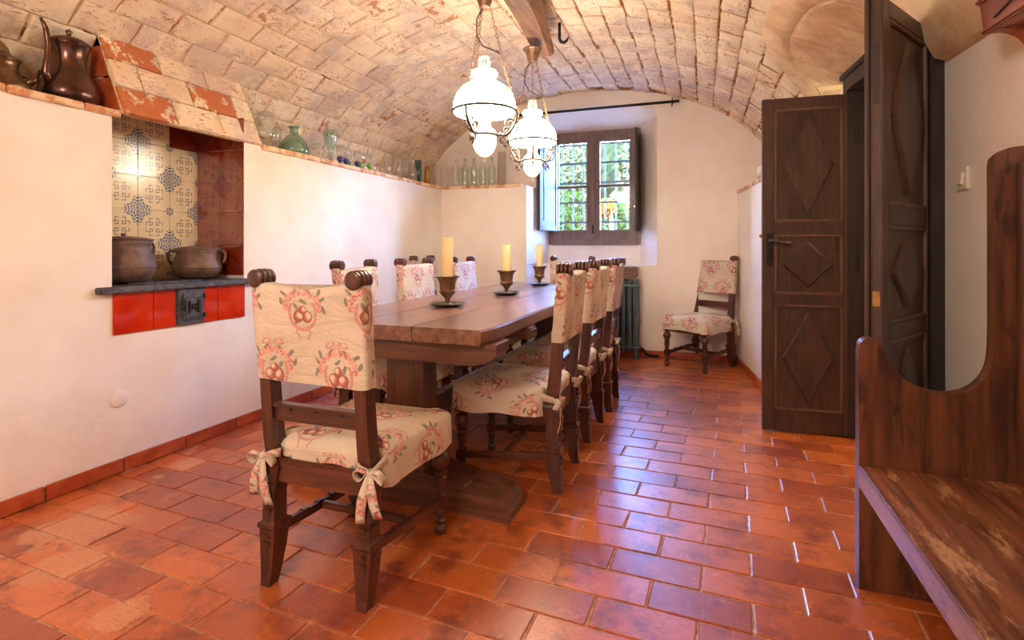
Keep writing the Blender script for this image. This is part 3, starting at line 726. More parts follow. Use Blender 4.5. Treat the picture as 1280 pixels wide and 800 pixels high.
g = G(); g.box((.004, 0, 0), (.018, .165, .200), bev=.003); g.obj('frame', 'cast_iron', od)
g = G(); g.box((.018, .004, 0), (.012, .128, .150), bev=.004)
for sy, sz, dy, dz in ((0, .055, .10, .008), (0, -.055, .10, .008), (-.047, 0, .008, .11), (.047, 0, .008, .11)): g.box((.026, .004+sy, sz), (.006, dy, dz), bev=.001)
dr = g.obj('door', 'cast_iron', od)
for yy in (-.028, -.010, .010, .028):
    g = G(); g.box((.028, .004+yy, 0), (.006, .008, .07 if abs(yy) > .02 else .028), bev=.001); g.obj('grate_bar', 'iron', dr)
g = G(); g.tube([(.03, -.012, -.016), (.034, -.006, -.004), (.034, .012, -.004), (.03, .018, -.016)], .004); g.obj('grate_bar', 'iron', dr)
g = G(); g.tube([(.03, -.062, .045), (.036, -.064, .01), (.036, -.064, -.02)], .005); g.tube([(.034, -.082, 0), (.036, -.05, 0)], .005); g.obj('latch', 'iron', od)
for z in (-.055, .055):
    g = G(); g.lathe([(.006, -.014), (.007, 0), (.006, .014)], (.026, .072, z), 10); g.obj('hinge', 'iron', od)

# sloping tiled hood above the niche
hood = empty('chimney_hood', (-2.74, 1.86, 1.80)); tag(hood, 'sloping hood of limewashed clay tiles above the blue tiled niche', 'chimney hood')
HL = .89; hx, hz = -.205, .445; hl = math.hypot(hx, hz)
g = G(); g.prism([(0, 0), (hx, hz), (hx-.05, hz-.02), (-.05, 0)], lambda u, v, s_: (u-.012, s_*HL, v)); g.prism([(-.02, 0), (hx, hz), (-.42, .38), (-.42, 0)], lambda u, v, s_: (u-.012, s_*.03, v)); g.prism([(-.02, 0), (hx, hz), (-.42, .38), (-.42, 0)], lambda u, v, s_: (u-.012, HL-.03*s_, v)); g.obj('body', 'mortar', hood)
sl = Vector((hx, 0, hz))/hl; hn = Vector((hz, 0, -hx))/hl*-1
hn = Vector((hz, 0, -hx))/hl
hm = Matrix((Vector((0, 1, 0)), sl, hn)).transposed()
for r in range(3):
    xs = [0, .30, .60, HL] if r != 1 else [0, .15, .45, .75, HL]
    for a, b in zip(xs, xs[1:]):
        worn = (r, round(a, 2)) in ((0, 0), (1, .45), (2, 0))
        me = brick_mesh(random.randrange(999), (b-a)-.006, hl/3-.006, .014, .002, 'hood_tile_worn' if worn else 'hood_tile', 'tile')
        inst('tile', me, hood, Vector((0, (a+b)/2, 0))+sl*(hl/3*(r+.5))-hn*.008, hm)
for poly in ([(-.03, .02), (-.17, .02), (-.17, .19), (-.105, .19)], [(-.115, .20), (-.25, .20), (-.235, .36), (-.185, .36)], [(-.18, .02), (-.33, .02), (-.33, .19), (-.18, .19)]):
    g = G(); g.prism(poly, lambda u, v, s_: (u, -.008+.008*s_, v)); g.obj('side_tile', 'base_tile', hood)

# blank round cap
g = G(); g.lathe([(.042, 0), (.042, .003), (.039, .005), (.001, .005)], (0, 0, 0), 28, Ry(PI/2)); o = g.obj('round_cap', 'plaster', smooth='auto', loc=(XL+.001, 1.845, .37)); tag(o, 'round white blanking cap low on the left wall', 'wall cap')
# switch
sw = empty('light_switch', (xw(2.527)-.001, 2.527, 1.39), math.atan(.091)); tag(sw, 'cream light switch on the wall beside the open doors', 'light switch')
g = G(); g.box((-.006, 0, 0), (.012, .085, .088), bev=.004); g.obj('plate', 'switch_plastic', sw)
g = G(); g.box((-.014, -.004, 0), (.012, .034, .048), rot=Ry(.12), bev=.003); g.obj('rocker', 'switch_plastic', sw)

# ------------------------------------------------------------------ window
win = struct(empty('window_1', (0, WY, 0)))
def bx(name, c, d, m, parent, bev=.003, rot=None):
    g = G(); g.box(c, d, rot=rot, bev=bev); return g.obj(name, m, parent)
fw = .045
bx('frame', (WX0+fw/2, .02, (WZ0+WZ1)/2), (fw, .07, WZ1-WZ0), 'window_wood', win); bx('frame', (WX1-fw/2, .02, (WZ0+WZ1)/2), (fw, .07, WZ1-WZ0), 'window_wood', win)
bx('frame', ((WX0+WX1)/2, .02, WZ1-.03), (WX1-WX0-2*fw, .07, .06), 'window_wood', win); bx('sill_rail', ((WX0+WX1)/2, .015, WZ0+.028), (WX1-WX0-2*fw+.002, .085, .066), 'window_wood', win)
xm = (WX0+WX1)/2
for sgn in (-1, 1):
    a, b = (WX0+fw+.002, xm-.001) if sgn < 0 else (xm+.001, WX1-fw-.002)
    ca = empty('casement', (0, 0, 0)); ca.parent = win
    z0, z1 = WZ0+.058, WZ1-.056
    s0 = .075; 
    bx('stile', (a+s0/2, 0, (z0+z1)/2), (s0, .045, z1-z0), 'window_wood', ca); bx('stile', (b-s0/2, 0, (z0+z1)/2), (s0, .045, z1-z0), 'window_wood', ca)
    bx('rail', ((a+b)/2, 0, z1-.035), (b-a-2*s0, .043, .07), 'window_wood', ca); bx('rail', ((a+b)/2, 0, z0+.055), (b-a-2*s0, .043, .11), 'window_wood', ca)
    bx('glazing_bar', ((a+b)/2, 0, 1.83), (b-a-2*s0, .03, .028), 'window_wood', ca)
    bx('pane', ((a+b)/2, .012, (z0+z1)/2+.02), (b-a-2*s0+.004, .004, z1-z0-.18), 'pane_glass', ca, 0)
bx('astragal', (xm, -.032, (WZ0+WZ1)/2), (.04, .02, WZ1-WZ0-.13), 'window_wood', win)
g = G(); g.tube([(xm, -.05, 1.30), (xm, -.055, 1.34), (xm, -.05, 1.38)], .006); g.box((xm, -.044, 1.34), (.022, .012, .10), bev=.003); g.obj('latch', 'iron', win)
def shutter(name, hx_, ang, w, lab):
    s = empty(name, (hx_, WY-.03, 0), ang); 
    z0, z1 = 1.325, 2.385
    bx('panel', (w/2, 0, (z0+z1)/2), (w-.1, .014, z1-z0-.1), 'shutter_paint', s)
    g = G()
    g.box((w/2, 0, (z0+z1)/2), (w-.19, .024, z1-z0-.20), bev=.01); g.obj('raised_field', 'shutter_paint', s)
    for x_ in (.03, w-.03): bx('stile', (x_, 0, (z0+z1)/2), (.06, .028, z1-z0), 'shutter_paint', s)
    for z_ in (z0+.03, z1-.03): bx('rail', (w/2, 0, z_), (w-.12, .026, .06), 'shutter_paint', s)
    for z_ in (z0+.15, z1-.15):
        g = G(); g.lathe([(.007, -.03), (.007, .03)], (-.006, 0, z_), 10); g.obj('hinge', 'iron', s)
    s.parent = win; s.location = (hx_, -.03, 0); return s
shutter('shutter', -1.625, PI+math.radians(79), .45, ''); shutter('shutter', -.715, -math.radians(84), .36, '')
# iron grille outside
gr = empty('window_grille', (0, 6.18, 0)); tag(gr, 'dark iron grille of crossing bars outside the window', 'grille')
for x_ in [-1.72+.1255*i for i in range(9)]:
    g = G(); g.tube([(x_, 0, 1.16), (x_, 0, 2.46)], .009, 6); g.obj('bar', 'grille_iron', gr)
for z_ in (1.17, 1.43, 1.66, 1.89, 2.12, 2.34):
    g = G(); g.box((-1.2, 0, z_), (1.16, .008, .022)); g.obj('crossbar', 'grille_iron', gr)
# curtain rod
rod = empty('curtain_rod', (0, 5.60, 2.60)); tag(rod, 'dark iron curtain rod above the window recess', 'curtain rod')
g = G(); g.tube([(-2.05, 0, 0), (-.27, 0, 0)], .014, 10); g.obj('rod', 'iron', rod, True)
for x_ in (-2.0, -.315):
    g = G(); g.tube([(x_, .085, .0), (x_, .0, .0), (x_, -.018, .014), (x_, -.012, .03)], .006); g.tube([(x_, 0, -.012), (x_-.006, 0, -.05)], .006); g.obj('bracket', 'iron', rod, True)
for x_ in (-2.06, -.26):
    g = G(); g.lathe([(.010, -.012), (.016, -.006), (.016, .006), (.010, .012)], (x_, 0, 0), 12, Ry(PI/2)); g.obj('finial', 'iron', rod, True)

# ------------------------------------------------------------------ garden
g = G(); g.box((-1.5, 16, -.1), (30, 19, .1)); struct(g.obj('ground', 'gravel'))
def shrub(name, cx, cy, rx, ry, rz, cz, n, m, lab, cat='shrub', size=.05, grp=None):
    s = empty(name, (cx, cy, -.05)); tag(s, lab, cat, grp); ver, fac = [], []; rr = random.Random(int(cx*100+cy))
    for i in range(n):
        while True:
            q = Vector((rr.uniform(-1, 1), rr.uniform(-1, 1), rr.uniform(-1, 1)))
            if .35 < q.length < 1: break
        k = 1+.25*noise.noise(q*2.5+Vector((cx, cy, 0)))
        p = Vector((q.x*rx*k, q.y*ry*k, cz+q.z*rz*k)); a = Vector((rr.gauss(0, 1), rr.gauss(0, 1), rr.gauss(0, .6))).normalized(); b = a.orthogonal().normalized(); sz = size*rr.uniform(.6, 1.4)
        i0 = len(ver); ver += [tuple(p-a*sz), tuple(p+b*sz*.38), tuple(p+a*sz), tuple(p-b*sz*.38)]; fac.append((i0, i0+1, i0+2, i0+3))
    me = bpy.data.meshes.new('foliage'); me.from_pydata(ver, [], fac); me.materials.append(M[m]); o = bpy.data.objects.new('foliage', me); COL.objects.link(o); o.parent = s; o['kind'] = 'stuff'
    g = G(); rr2 = rr
    for k in range(6):
        a = rr.uniform(0, 6.28); g.tube([(0, 0, 0), (.15*math.cos(a), .15*math.sin(a), cz*.6), (rx*.6*math.cos(a), ry*.6*math.sin(a), cz+rz*.3)], [.05, .03, .01], 6)
    g.obj('trunk', 'beam_wood', s)
shrub('garden_shrub', -2.75, 8.7, .80, .6, 1.2, 1.4, 5200, 'leaf_green', 'dense green shrub low behind the left window panes')
shrub('garden_shrub', -1.15, 9.0, .62, .5, .95, 1.1, 3600, 'leaf_green', 'bright green bush low behind the right window panes')
shrub('garden_shrub', -1.46, 8.2, .18, .15, .16, 1.78, 380, 'leaf_autumn', 'small orange-leaved sprig seen in the right window pane', size=.04)
g = G(); bmesh.ops.create_grid(g.bm, x_segments=60, y_segments=24, size=1)
for v in g.bm.verts:
    x_, z_ = v.co.x*7-3, (v.co.y+1)*2.0
    v.co = Vector((x_, 13.5+.5*noise.noise(Vector((x_*1.1, z_*1.1, 0)))-.25*noise.noise(Vector((x_*4, z_*4, 3)))+max(0, z_-3.3)*1.2, z_-.05+.2*noise.noise(Vector((x_, 1, 4)))))
o = g.obj('garden_hedge', 'hedge_green', smooth=False); tag(o, 'tall dark hedge closing off the garden behind the trees', 'hedge')
shrub('garden_tree', -3.35, 10.6, 1.25, .8, 1.3, 2.2, 6500, 'leaf_pale', 'pale feathery tree high behind the left window panes', 'tree', .075)
shrub('garden_tree', -.55, 10.9, 1.25, .8, 1.35, 2.3, 6500, 'leaf_pale', 'pale spreading tree high behind the right window panes', 'tree', .075)

# ------------------------------------------------------------------ doors
def lathe_y(): pass
def door_leaf(name, hinge, ang, w, sgn, H=2.03, handle=None):
    # local x from hinge to free edge; the visible face looks to local -y*sgn
    d = struct(empty(name, (hinge[0], hinge[1], .008), ang)); th = .040
    bx('stile', (.036, 0, H/2), (.072, th, H), 'door_wood', d); bx('stile', (w-.033, 0, H/2), (.066, th, H), 'door_wood', d)
    pan = [(1.275, 1.965), (.835, 1.200), (.130, .775)]; zs = [0, .130, .775, .835, 1.200, 1.275, 1.965, H]
    for a, b in ((0, .130), (.775, .835), (1.200, 1.275), (1.965, H)): bx('rail', (w/2+.003, 0, (a+b)/2), (w-.138-.002, th-.002, b-a), 'door_wood', d)
    for a, b in pan:
        x0, x1 = .072, w-.066
        p = bx('panel', ((x0+x1)/2, 0, (a+b)/2), (x1-x0, .016, b-a), 'door_wood', d, 0)
        for side in (-1, 1):
            g = G(); t_ = .016
            for c, dd in ((((x0+x1)/2, side*.013, a+t_/2), (x1-x0, .012, t_)), (((x0+x1)/2, side*.013, b-t_/2), (x1-x0, .012, t_)), ((x0+t_/2, side*.013, (a+b)/2), (t_, .012, b-a)), ((x1-t_/2, side*.013, (a+b)/2), (t_, .012, b-a))): g.box(c, dd, bev=.004)
            g.obj('moulding', 'door_wood_light', p)
            cx_, cz_, rx_, rz_ = (x0+x1)/2, (a+b)/2, (x1-x0)/2-.045, (b-a)/2-.035
            g = G(); B_ = [g.bm.verts.new((cx_+u*rx_, side*.007, cz_+v*rz_)) for u, v in ((-1, 0), (0, -1), (1, 0), (0, 1))]
            T_ = [g.bm.verts.new((cx_+u*(rx_-.014), side*.023, cz_+v*(rz_-.022))) for u, v in ((-1, 0), (0, -1), (1, 0), (0, 1))]
            for i in range(4): g.face((B_[i], B_[(i+1) % 4], T_[(i+1) % 4], T_[i]))
            g.face(T_); g.obj('diamond', 'door_wood', p)
    for z_ in (.28, 1.02, 1.78):
        g = G(); g.lathe([(.008, -.05), (.009, 0), (.008, .05)], (-.002, -sgn*.024, z_), 10); g.obj('hinge', 'iron', d)
    if handle:
        hd = empty('handle', (w-.040, -sgn*(th/2), 1.115)); hd.parent = d
        g = G(); g.box((0, -sgn*.003, -.01), (.036, .006, .20), bev=.002); g.obj('plate', 'iron', hd)
        g = G(); g.tube([(0, 0, .045), (0, -sgn*.045, .045), (-.03, -sgn*.052, .043), (-.065, -sgn*.052, .034), (-.11, -sgn*.05, .030)], [.010, .009, .009, .008, .010], 8, flat=.8); g.obj('lever', 'silver', hd, True)
        g = G(); g.lathe([(.007, 0), (.007, .004), (.003, .005)], (0, -sgn*.005, -.045), 12, Rx(sgn*PI/2)); g.obj('keyhole', 'iron', hd)
        bx('latch_bolt', (w+.006, 0, 1.19), (.016, .012, .02), 'brass', d, .002)
    return d
a1 = math.atan2(3.637-3.672, .321-.830)
door_leaf('door_1', (.838, 3.672), a1, .512, -1, handle=True)
a2 = math.atan2(2.245-2.75, .569-.90)
d2 = door_leaf('door_2', (.888, 2.742), a2, .555, -1)
bx('astragal', (.552, -.026, 1.015), (.045, .014, 2.02), 'door_wood', d2); bx('lock_plate', (.5555, 0, .93), (.003, .024, .055), 'brass', d2, 0); bx('bolt_slot', (.5565, 0, 1.75), (.003, .018, .22), 'frame_dark', d2, 0)
# door frame
fr = struct(empty('trim_4'))
sl = math.atan(.091)
def fbx(name, yc, z, dx, dy, dz, off, m='frame_dark', bev=.004):
    g = G(); g.box((xw(yc)+off, yc, z), (dx, dy, dz), rot=Rz(sl), bev=bev); return g.obj(name, m, fr)
fbx('jamb', DY1-.03, 1.08, .20, .07, 2.16, .05); fbx('jamb', DY0+.004, 1.08, .20, .058, 2.16, .05)
fbx('head', (DY0+DY1)/2, 2.10, .20, DY1-DY0, .10, .05); fbx('moulding', (DY0+DY1)/2, 2.155, .05, DY1-DY0+.06, .035, -.035); fbx('moulding', (DY0+DY1)/2, 2.075, .016, DY1-DY0-.1, .05, -.045)
fbx('stop', DY1-.085, 1.04, .05, .03, 2.04, .08); fbx('stop', DY0+.05, 1.04, .05, .03, 2.04, .08)

# ------------------------------------------------------------------ dining chair
def yl(z): return -.235-.055*max(0, (z-.42)/.6)     # lean of the back
def make_chair():
    c = empty('dining_chair')
    for s in (-1, 1):
        g = G(); x = s*.186
        g.loft([(x*1.01, -.262, 0, .036, .040), (x*1.01, -.254, .03, .042, .046), (x, -.244, .12, .055, .062), (x, -.240, .185, .062, .070), (x, -.240, .192, .072, .080), (x, -.240, .205, .072, .080), (x, -.240, .212, .050, .058),
                (x, -.238, .30, .046, .058), (x, -.226, .36, .050, .060), (x, -.224, .395, .062, .066), (x, -.224, .405, .050, .056)])
        g.loft([(x, -.226, .405, .046, .055), (x, yl(.5), .5, .044, .052), (x, yl(.72), .72, .042, .048), (x, yl(1.0), 1.015, .040, .044)])
        for z_ in (.14, .165, .25, .345):
            g.box((x+s*.030, -.242, z_), (.008, .03, .012), bev=.002); g.box((x, -.242-.034, z_), (.03, .008, .012), bev=.002)
        for z_ in (.47, .49, .51, .63, .65): g.box((x+s*.023, yl(z_)+.002, z_), (.004, .028, .008), bev=.001)
        g.obj('rear_leg', 'chair_wood', c)
        g = G()
        for k in range(4):
            yy = yl(1.03)-.030+k*.019; R = .029 if k in (0, 3) else .031
            g.lathe([(.018, -.009), (R-.004, -.008), (R, -.004), (R, .004), (R-.004, .008), (.018, .009)], (x*1.02, yy, 1.024), 20, Rx(PI/2))
        g.obj('finial', 'chair_wood', c, 'auto')
        g = G(); X = s*.205; Y = .215
        g.loft([(X, Y, .335, .048, .048), (X, Y, .40, .050, .050)])
        g.lathe([(.014, 0), (.020, .006), (.024, .020), (.020, .034), (.013, .040), (.020, .046), (.021, .056), (.015, .064), (.022, .080), (.017, .100), (.021, .106)], (X, Y, 0), 14)
        g.loft([(X, Y, .105, .042, .042), (X, Y, .150, .042, .042)])
        g.lathe([(.022, .148), (.024, .156), (.015, .164), (.018, .175), (.024, .205), (.025, .226), (.015, .234), (.026, .240), (.026, .248), (.014, .254), (.030, .268), (.036, .288), (.035, .302), (.026, .320), (.014, .328), (.022, .334), (.022, .338)], (X, Y, 0), 16)
        g.obj('front_leg', 'chair_wood', c, 'auto')
        g = G(); p0, p1 = Vector((s*.186, -.215, .165)), Vector((s*.207, .200, .128)); n_ = 9
        for i in range(n_-1):
            pass
        d = p1-p0; g.box((p0+p1)/2, (.022, d.length, .030), rot=Rz(-math.atan2(d.x, d.y)) @ Rx(math.atan2(d.z, d.y)), bev=.003)
        for t_ in (.3, .5, .7): g.box(p0+d*t_+Vector((0, 0, .014)), (.026, .03, .012), bev=.003)
        g.obj('side_stretcher', 'chair_wood_y', c)
        g = G(); g.box((s*.197, -.0, .372), (.030, .42, .065), rot=Rz(-s*.045), bev=.003); g.obj('side_rail', 'chair_wood_y', c)
    g = G(); g.box((0, .0, .150), (.36, .026, .026), bev=.004); g.box((0, 0, .158), (.08, .032, .026), bev=.005); g.obj('cross_stretcher', 'chair_wood_x', c)
    g = G(); g.box((0, .215, .370), (.37, .03, .066), bev=.003); g.obj('front_rail', 'chair_wood_x', c)
    g = G(); g.box((0, -.232, .378), (.33, .030, .082), bev=.003)
    for k in range(34): g.lathe([(.0035, -.002), (.0035, .002)], (-.155+.310*k/33, -.248, .412), 6, Rx(PI/2))
    g.obj('back_rail', 'chair_wood_x', c)
    g = G(); g.box((0, yl(.58), .575), (.332, .026, .050), bev=.003); g.box((0, yl(.60)-.004, .603), (.332, .034, .012), bev=.002)
    for x_ in (-.1, 0, .1): g.box((x_, yl(.6)-.014, .598), (.02, .012, .016), bev=.002)
    g.obj('back_slat', 'chair_wood_x', c)
    # seat cover: one cloth with a loose skirt
    out = []
    def seg(a, b, n):
        for k in range(n): t_ = k/n; out.append((a[0]+(b[0]-a[0])*t_, a[1]+(b[1]-a[1])*t_))
    P = [(-.156, -.236), (.156, -.236), (.160, -.196), (.212, -.190), (.236, .232), (.226, .246), (-.226, .246), (-.236, .232), (-.212, -.190), (-.160, -.196)]
    N = [12, 2, 3, 20, 2, 20, 2, 20, 3, 2]
    for i, n in enumerate(N): seg(P[i], P[(i+1) % len(P)], n)
    n = len(out); g = G(); uvd = {}; rings = []
    def nrm(i):
        a, b = out[i-1], out[(i+1) % n]; tx, ty = b[0]-a[0], b[1]-a[1]; l = math.hypot(tx, ty) or 1; return (ty/l, -tx/l)
    def hem(i):
        x, y = out[i]
        if y < -.20: return .418+.006*math.sin(x*30)
        return .350+.005*math.sin(i*.55)+(.012 if abs(x) < .2 and y > .2 else 0)
    for lev in range(5):
        ring = []
        for i, (x, y) in enumerate(out):
            nx, ny = nrm(i); h = hem(i); back = y < -.18
            if lev == 0: o_, z, dr_ = (.002 if back else .013+.004*math.sin(i*.8)), h, .47-h+.01
            elif lev == 1: o_, z, dr_ = (.002 if back else .010+.002*math.sin(i*.8+.6)), (h+.468)/2, (.47-h)/2+.01
            elif lev == 2: o_, z, dr_ = .006, .462, .012
            elif lev == 3: o_, z, dr_ = -.006, .476, 0
            else: o_, z, dr_ = -.045, .490, -.04
            if back and lev >= 3: o_ *= .5
            p = g.bm.verts.new((x+nx*o_, y+ny*o_, z)); ring.append(p); uvd[p] = (x+nx*dr_, y+ny*dr_)
        rings.append(ring)
    for f_ in (.62, .3):
        ring = []
        for i, (x, y) in enumerate(out):
            q = rings[4][i].co; px_, py_ = q.x*f_, (q.y-.02)*f_+.02; z = .490+(1-f_)*.020+.004*noise.noise(Vector((px_*9, py_*9, 1)))
            p = g.bm.verts.new((px_, py_, z)); ring.append(p); uvd[p] = (px_, py_)
        rings.append(ring)
    cv = g.bm.verts.new((0, .02, .512)); uvd[cv] = (0, .02)
    for r0, r1 in zip(rings, rings[1:]):
        for i in range(n): g.face((r0[i], r0[(i+1) % n], r1[(i+1) % n], r1[i]))
    for i in range(n): g.face((rings[-1][i], rings[-1][(i+1) % n], cv))
    l = g.bm.loops.layers.uv.verify()
    for f in g.bm.faces:
        for lp in f.loops: lp[l].uv = (uvd[lp.vert][0]*.98+.07, uvd[lp.vert][1]*.98+.045)
    g.obj('seat_cover', 'printed_cotton', c, True)
    # back cover
    g = G(); rings = []; hw, ht, zb, zt = .217, .036, .690, 1.006; n = 56; NZ = 12
    def outline(k):
        t_ = k/n*4; i = int(t_); f_ = t_-i
        # superellipse
        a = 2*PI*k/n; ex = .22; cx_, sx_ = math.cos(a), math.sin(a)
        return math.copysign(abs(cx_)**ex, cx_), math.copysign(abs(sx_)**.4, sx_)
    per = []
    acc = 0; last = None; UV = {}
    for j in range(NZ+1):
        z = zb+(zt-zb)*j/NZ; ring = []
        acc = 0; last = None
        for k in range(n):
            ox, oy = outline(k); x = ox*hw; y = oy*ht
            edge = abs(ox) > .9
            if edge: x += .0035*math.sin(z*230+ (1 if ox > 0 else 0)*2)*(.6+.4*math.sin(z*60))
            y += (.003*noise.noise(Vector((x*14, z*16, 5+oy))) - .006*(1-abs(ox)**2)*oy)
            sag = -.018*math.cos(min(1, abs(x)/.15)*PI/2)*(j/NZ)**3
            zz = z+sag+(.004*math.sin(x*26) if j == 0 else 0)
            v = g.bm.verts.new((x, y+yl(zz), zz)); ring.append(v)
            pt = Vector((ox*hw, oy*ht, 0))
            if last is not None: acc += (pt-last).length
            last = pt; UV[v] = (acc, z)
        rings.append(ring)
    for r0, r1 in zip(rings, rings[1:]):
        for k in range(n): g.face((r0[k], r0[(k+1) % n], r1[(k+1) % n], r1[k]))
    # closed top
    top = []
    for k in range(n):
        v0 = rings[-1][k].co; v = g.bm.verts.new((v0.x*.985, (v0.y-yl(v0.z))*.5+yl(v0.z), v0.z+.004)); top.append(v); UV[v] = (UV[rings[-1][k]][0], zt+.015)
    for k in range(n): g.face((rings[-1][k], rings[-1][(k+1) % n], top[(k+1) % n], top[k]))
    h2 = n//4
    for k in range(n//2):
        a, b = k, n-1-k
        if k+1 <= n//2-1: g.face((top[k], top[k+1], top[n-2-k], top[n-1-k]))
    l = g.bm.loops.layers.uv.verify(); per = acc+.02
    for f in g.bm.faces:
        us = [UV[lp.vert][0] for lp in f.loops]; wrap = max(us)-min(us) > per*.5
        for lp in f.loops:
            u, v = UV[lp.vert]
            if wrap and u < per*.5: u += per
            lp[l].uv = (u+.035, v+.168)
    g.obj('back_cover', 'printed_cotton', c, True)
    # tie bows on the outer side of each rear leg
    for s in (-1, 1):
        g = G(); kx, ky, kz = s*.212, -.262, .425
        g.lathe([(.004, -.014), (.013, -.008), (.015, 0), (.013, .008), (.004, .014)], (kx, ky, kz), 10, Ry(.5*s))
        for q in (-1, 1):
            L_ = [Vector((kx, ky-.004, kz))+Vector((q*(.010+.040*math.sin(a*.5)), -.010*math.sin(a)-.004, .004+.020*math.sin(a)-q*0-.014*math.sin(a*.5))) for a in [2*PI*i/12 for i in range(13)]]
            g.ribbon(L_, (0, 1, .25), [.012+.012*math.sin(PI*i/12) for i in range(13)], .0015)
            ln_ = .125 if q*s > 0 else .150
            T_ = [Vector((kx+q*(.006+.026*t_), ky-.008-.012*math.sin(t_*3), kz-.006-ln_*t_)) for t_ in [i/8 for i in range(9)]]
            g.ribbon(T_, (1, .25, 0), [.012+.018*min(1, i/3) for i in range(9)], .0015)
        g.ribbon([Vector((s*.214, -.16, .445)), Vector((s*.222, -.21, .440)), Vector((s*.220, -.25, .430)), Vector((kx, ky, kz))], (0, 0, 1), [.035, .03, .026, .018], .0015)
        g.ribbon([Vector((s*.150, -.250, .440)), Vector((s*.178, -.268, .436)), Vector((kx, ky, kz))], (0, 0, 1), [.03, .024, .016], .0015)
        g.boxuv(); g.obj('tie_bow', 'printed_cotton', c, True)
    return c
chairs = [
 ((-1.186, 1.668, 0), 0, 'flowered dining chair nearest the camera at the table end, seen from behind', 'row'),
 ((-.900, 2.560, 0), PI/2+.02, 'flowered dining chair nearest the camera on the right side of the table', 'row'),
 ((-.900, 3.258, 0), PI/2-.02, 'flowered dining chair in the middle of the right side of the table', 'row'),
 ((-.890, 3.868, 0), PI/2+.03, 'flowered dining chair farthest along the right side, nearest the radiator', 'row'),
 ((-1.70, 2.740, 0), -PI/2+.10, 'flowered dining chair nearest the camera on the left side of the table', 'row'),
 ((-1.71, 3.430, 0), -PI/2-.02, 'flowered dining chair in the middle of the left side of the table', 'row'),
 ((-1.71, 4.255, 0), -PI/2+.02, 'flowered dining chair farthest along the left side, behind the first candle', 'row'),
 ((-1.215, 4.79, 0), PI, 'flowered dining chair at the far end of the table below the window', 'row'),
 ((-2.385, 4.760, 0), -PI/2+.05, 'flowered dining chair standing apart against the left wall beyond the table', ''),
 ((-.060, 5.39, 0), math.radians(147), 'flowered dining chair alone in the far right corner beside the door', '')]
first = make_chair()
for i, (loc, rz, lab, grp) in enumerate(chairs):
    c = first if i == 0 else copy_tree(first)
    c.location = loc; c.rotation_euler = (0, 0, rz); tag(c, lab, 'chair', 'flowered chairs')

# ------------------------------------------------------------------ table
tb = empty('dining_table', (-1.31, 3.47, 0)); tag(tb, 'long dark wooden trestle table carrying three candles', 'table')
TZ0, TZT = .733, .795; y0, y1 = -1.515, 1.515
xs = [-.487, -.165, .155, .487]
for k in range(3):
    g = G(); n = 26; V = []
    for i in range(n+1):
        y = y0+(y1-y0)*i/n
        wl_ = .006*noise.noise(Vector((y*1.7, 3, k))) if k == 0 else 0; wr_ = .012*noise.noise(Vector((y*1.9, 7, k))) if k == 2 else 0
        ch = .018 if i in (0, n) else 0
        xa, xb = xs[k]+(.0015 if k else ch)+wl_, xs[k+1]-(.0015 if k < 2 else ch)+wr_
        e = .008
        V.append([g.bm.verts.new(q) for q in ((xa, y, TZ0), (xb-(e if k == 2 else 0), y, TZ0), (xb, y, TZ0+.012), (xb, y, TZT-e), (xb-(e if k == 2 else .002), y, TZT), (xa+(e if k == 0 else .002), y, TZT), (xa, y, TZT-e), (xa, y, TZ0+.012))])
    for a, b in zip(V, V[1:]):
        for i in range(8): g.face((a[i], b[i], b[(i+1) % 8], a[(i+1) % 8]))
    g.face(V[0]); g.face(V[-1][::-1]); g.obj('plank', 'table_wood', tb)
for yy in (-1.42, .78):   # cross rail, post and foot of each trestle; then the under batten
    g = G(); po = [(-.52, .088), (-.52, .05), (-.49, .018), (-.43, 0), (.43, 0), (.49, .018), (.52, .05), (.52, .088)]
    g.prism(po, lambda u, v, s_: (u-.0, yy-.055+.15*s_, TZ0-.089+v)); g.obj('cross_rail', 'table_wood_x', tb)
    g = G(); g.loft([(.065, yy+.062, .149, .185, .12), (.065, yy+.062, TZ0-.086, .185, .12)]); g.obj('post', 'table_wood_z', tb)
    g = G(); po = [(-.57, 0), (.56, 0), (.555, .03), (.52, .085), (.44, .108), (.36, .112), (.35, .122), (.17, .15), (-.11, .15), (-.31, .122), (-.32, .112), (-.42, .108), (-.53, .085), (-.565, .03)]
    g.prism(po, lambda u, v, s_: (u, yy+.20*s_-.01, v)); g.obj('foot', 'table_wood_x', tb)
for yy in (-.95, -.05, .85):
    g = G(); g.box((.02, yy, TZ0-.028), (.99, .10, .054), bev=.008); g.obj('batten', 'table_wood_x', tb)
g = G(); g.box((.065, -.27, .36), (.06, 2.2, .10), bev=.006); g.obj('long_stretcher', 'table_wood', tb)

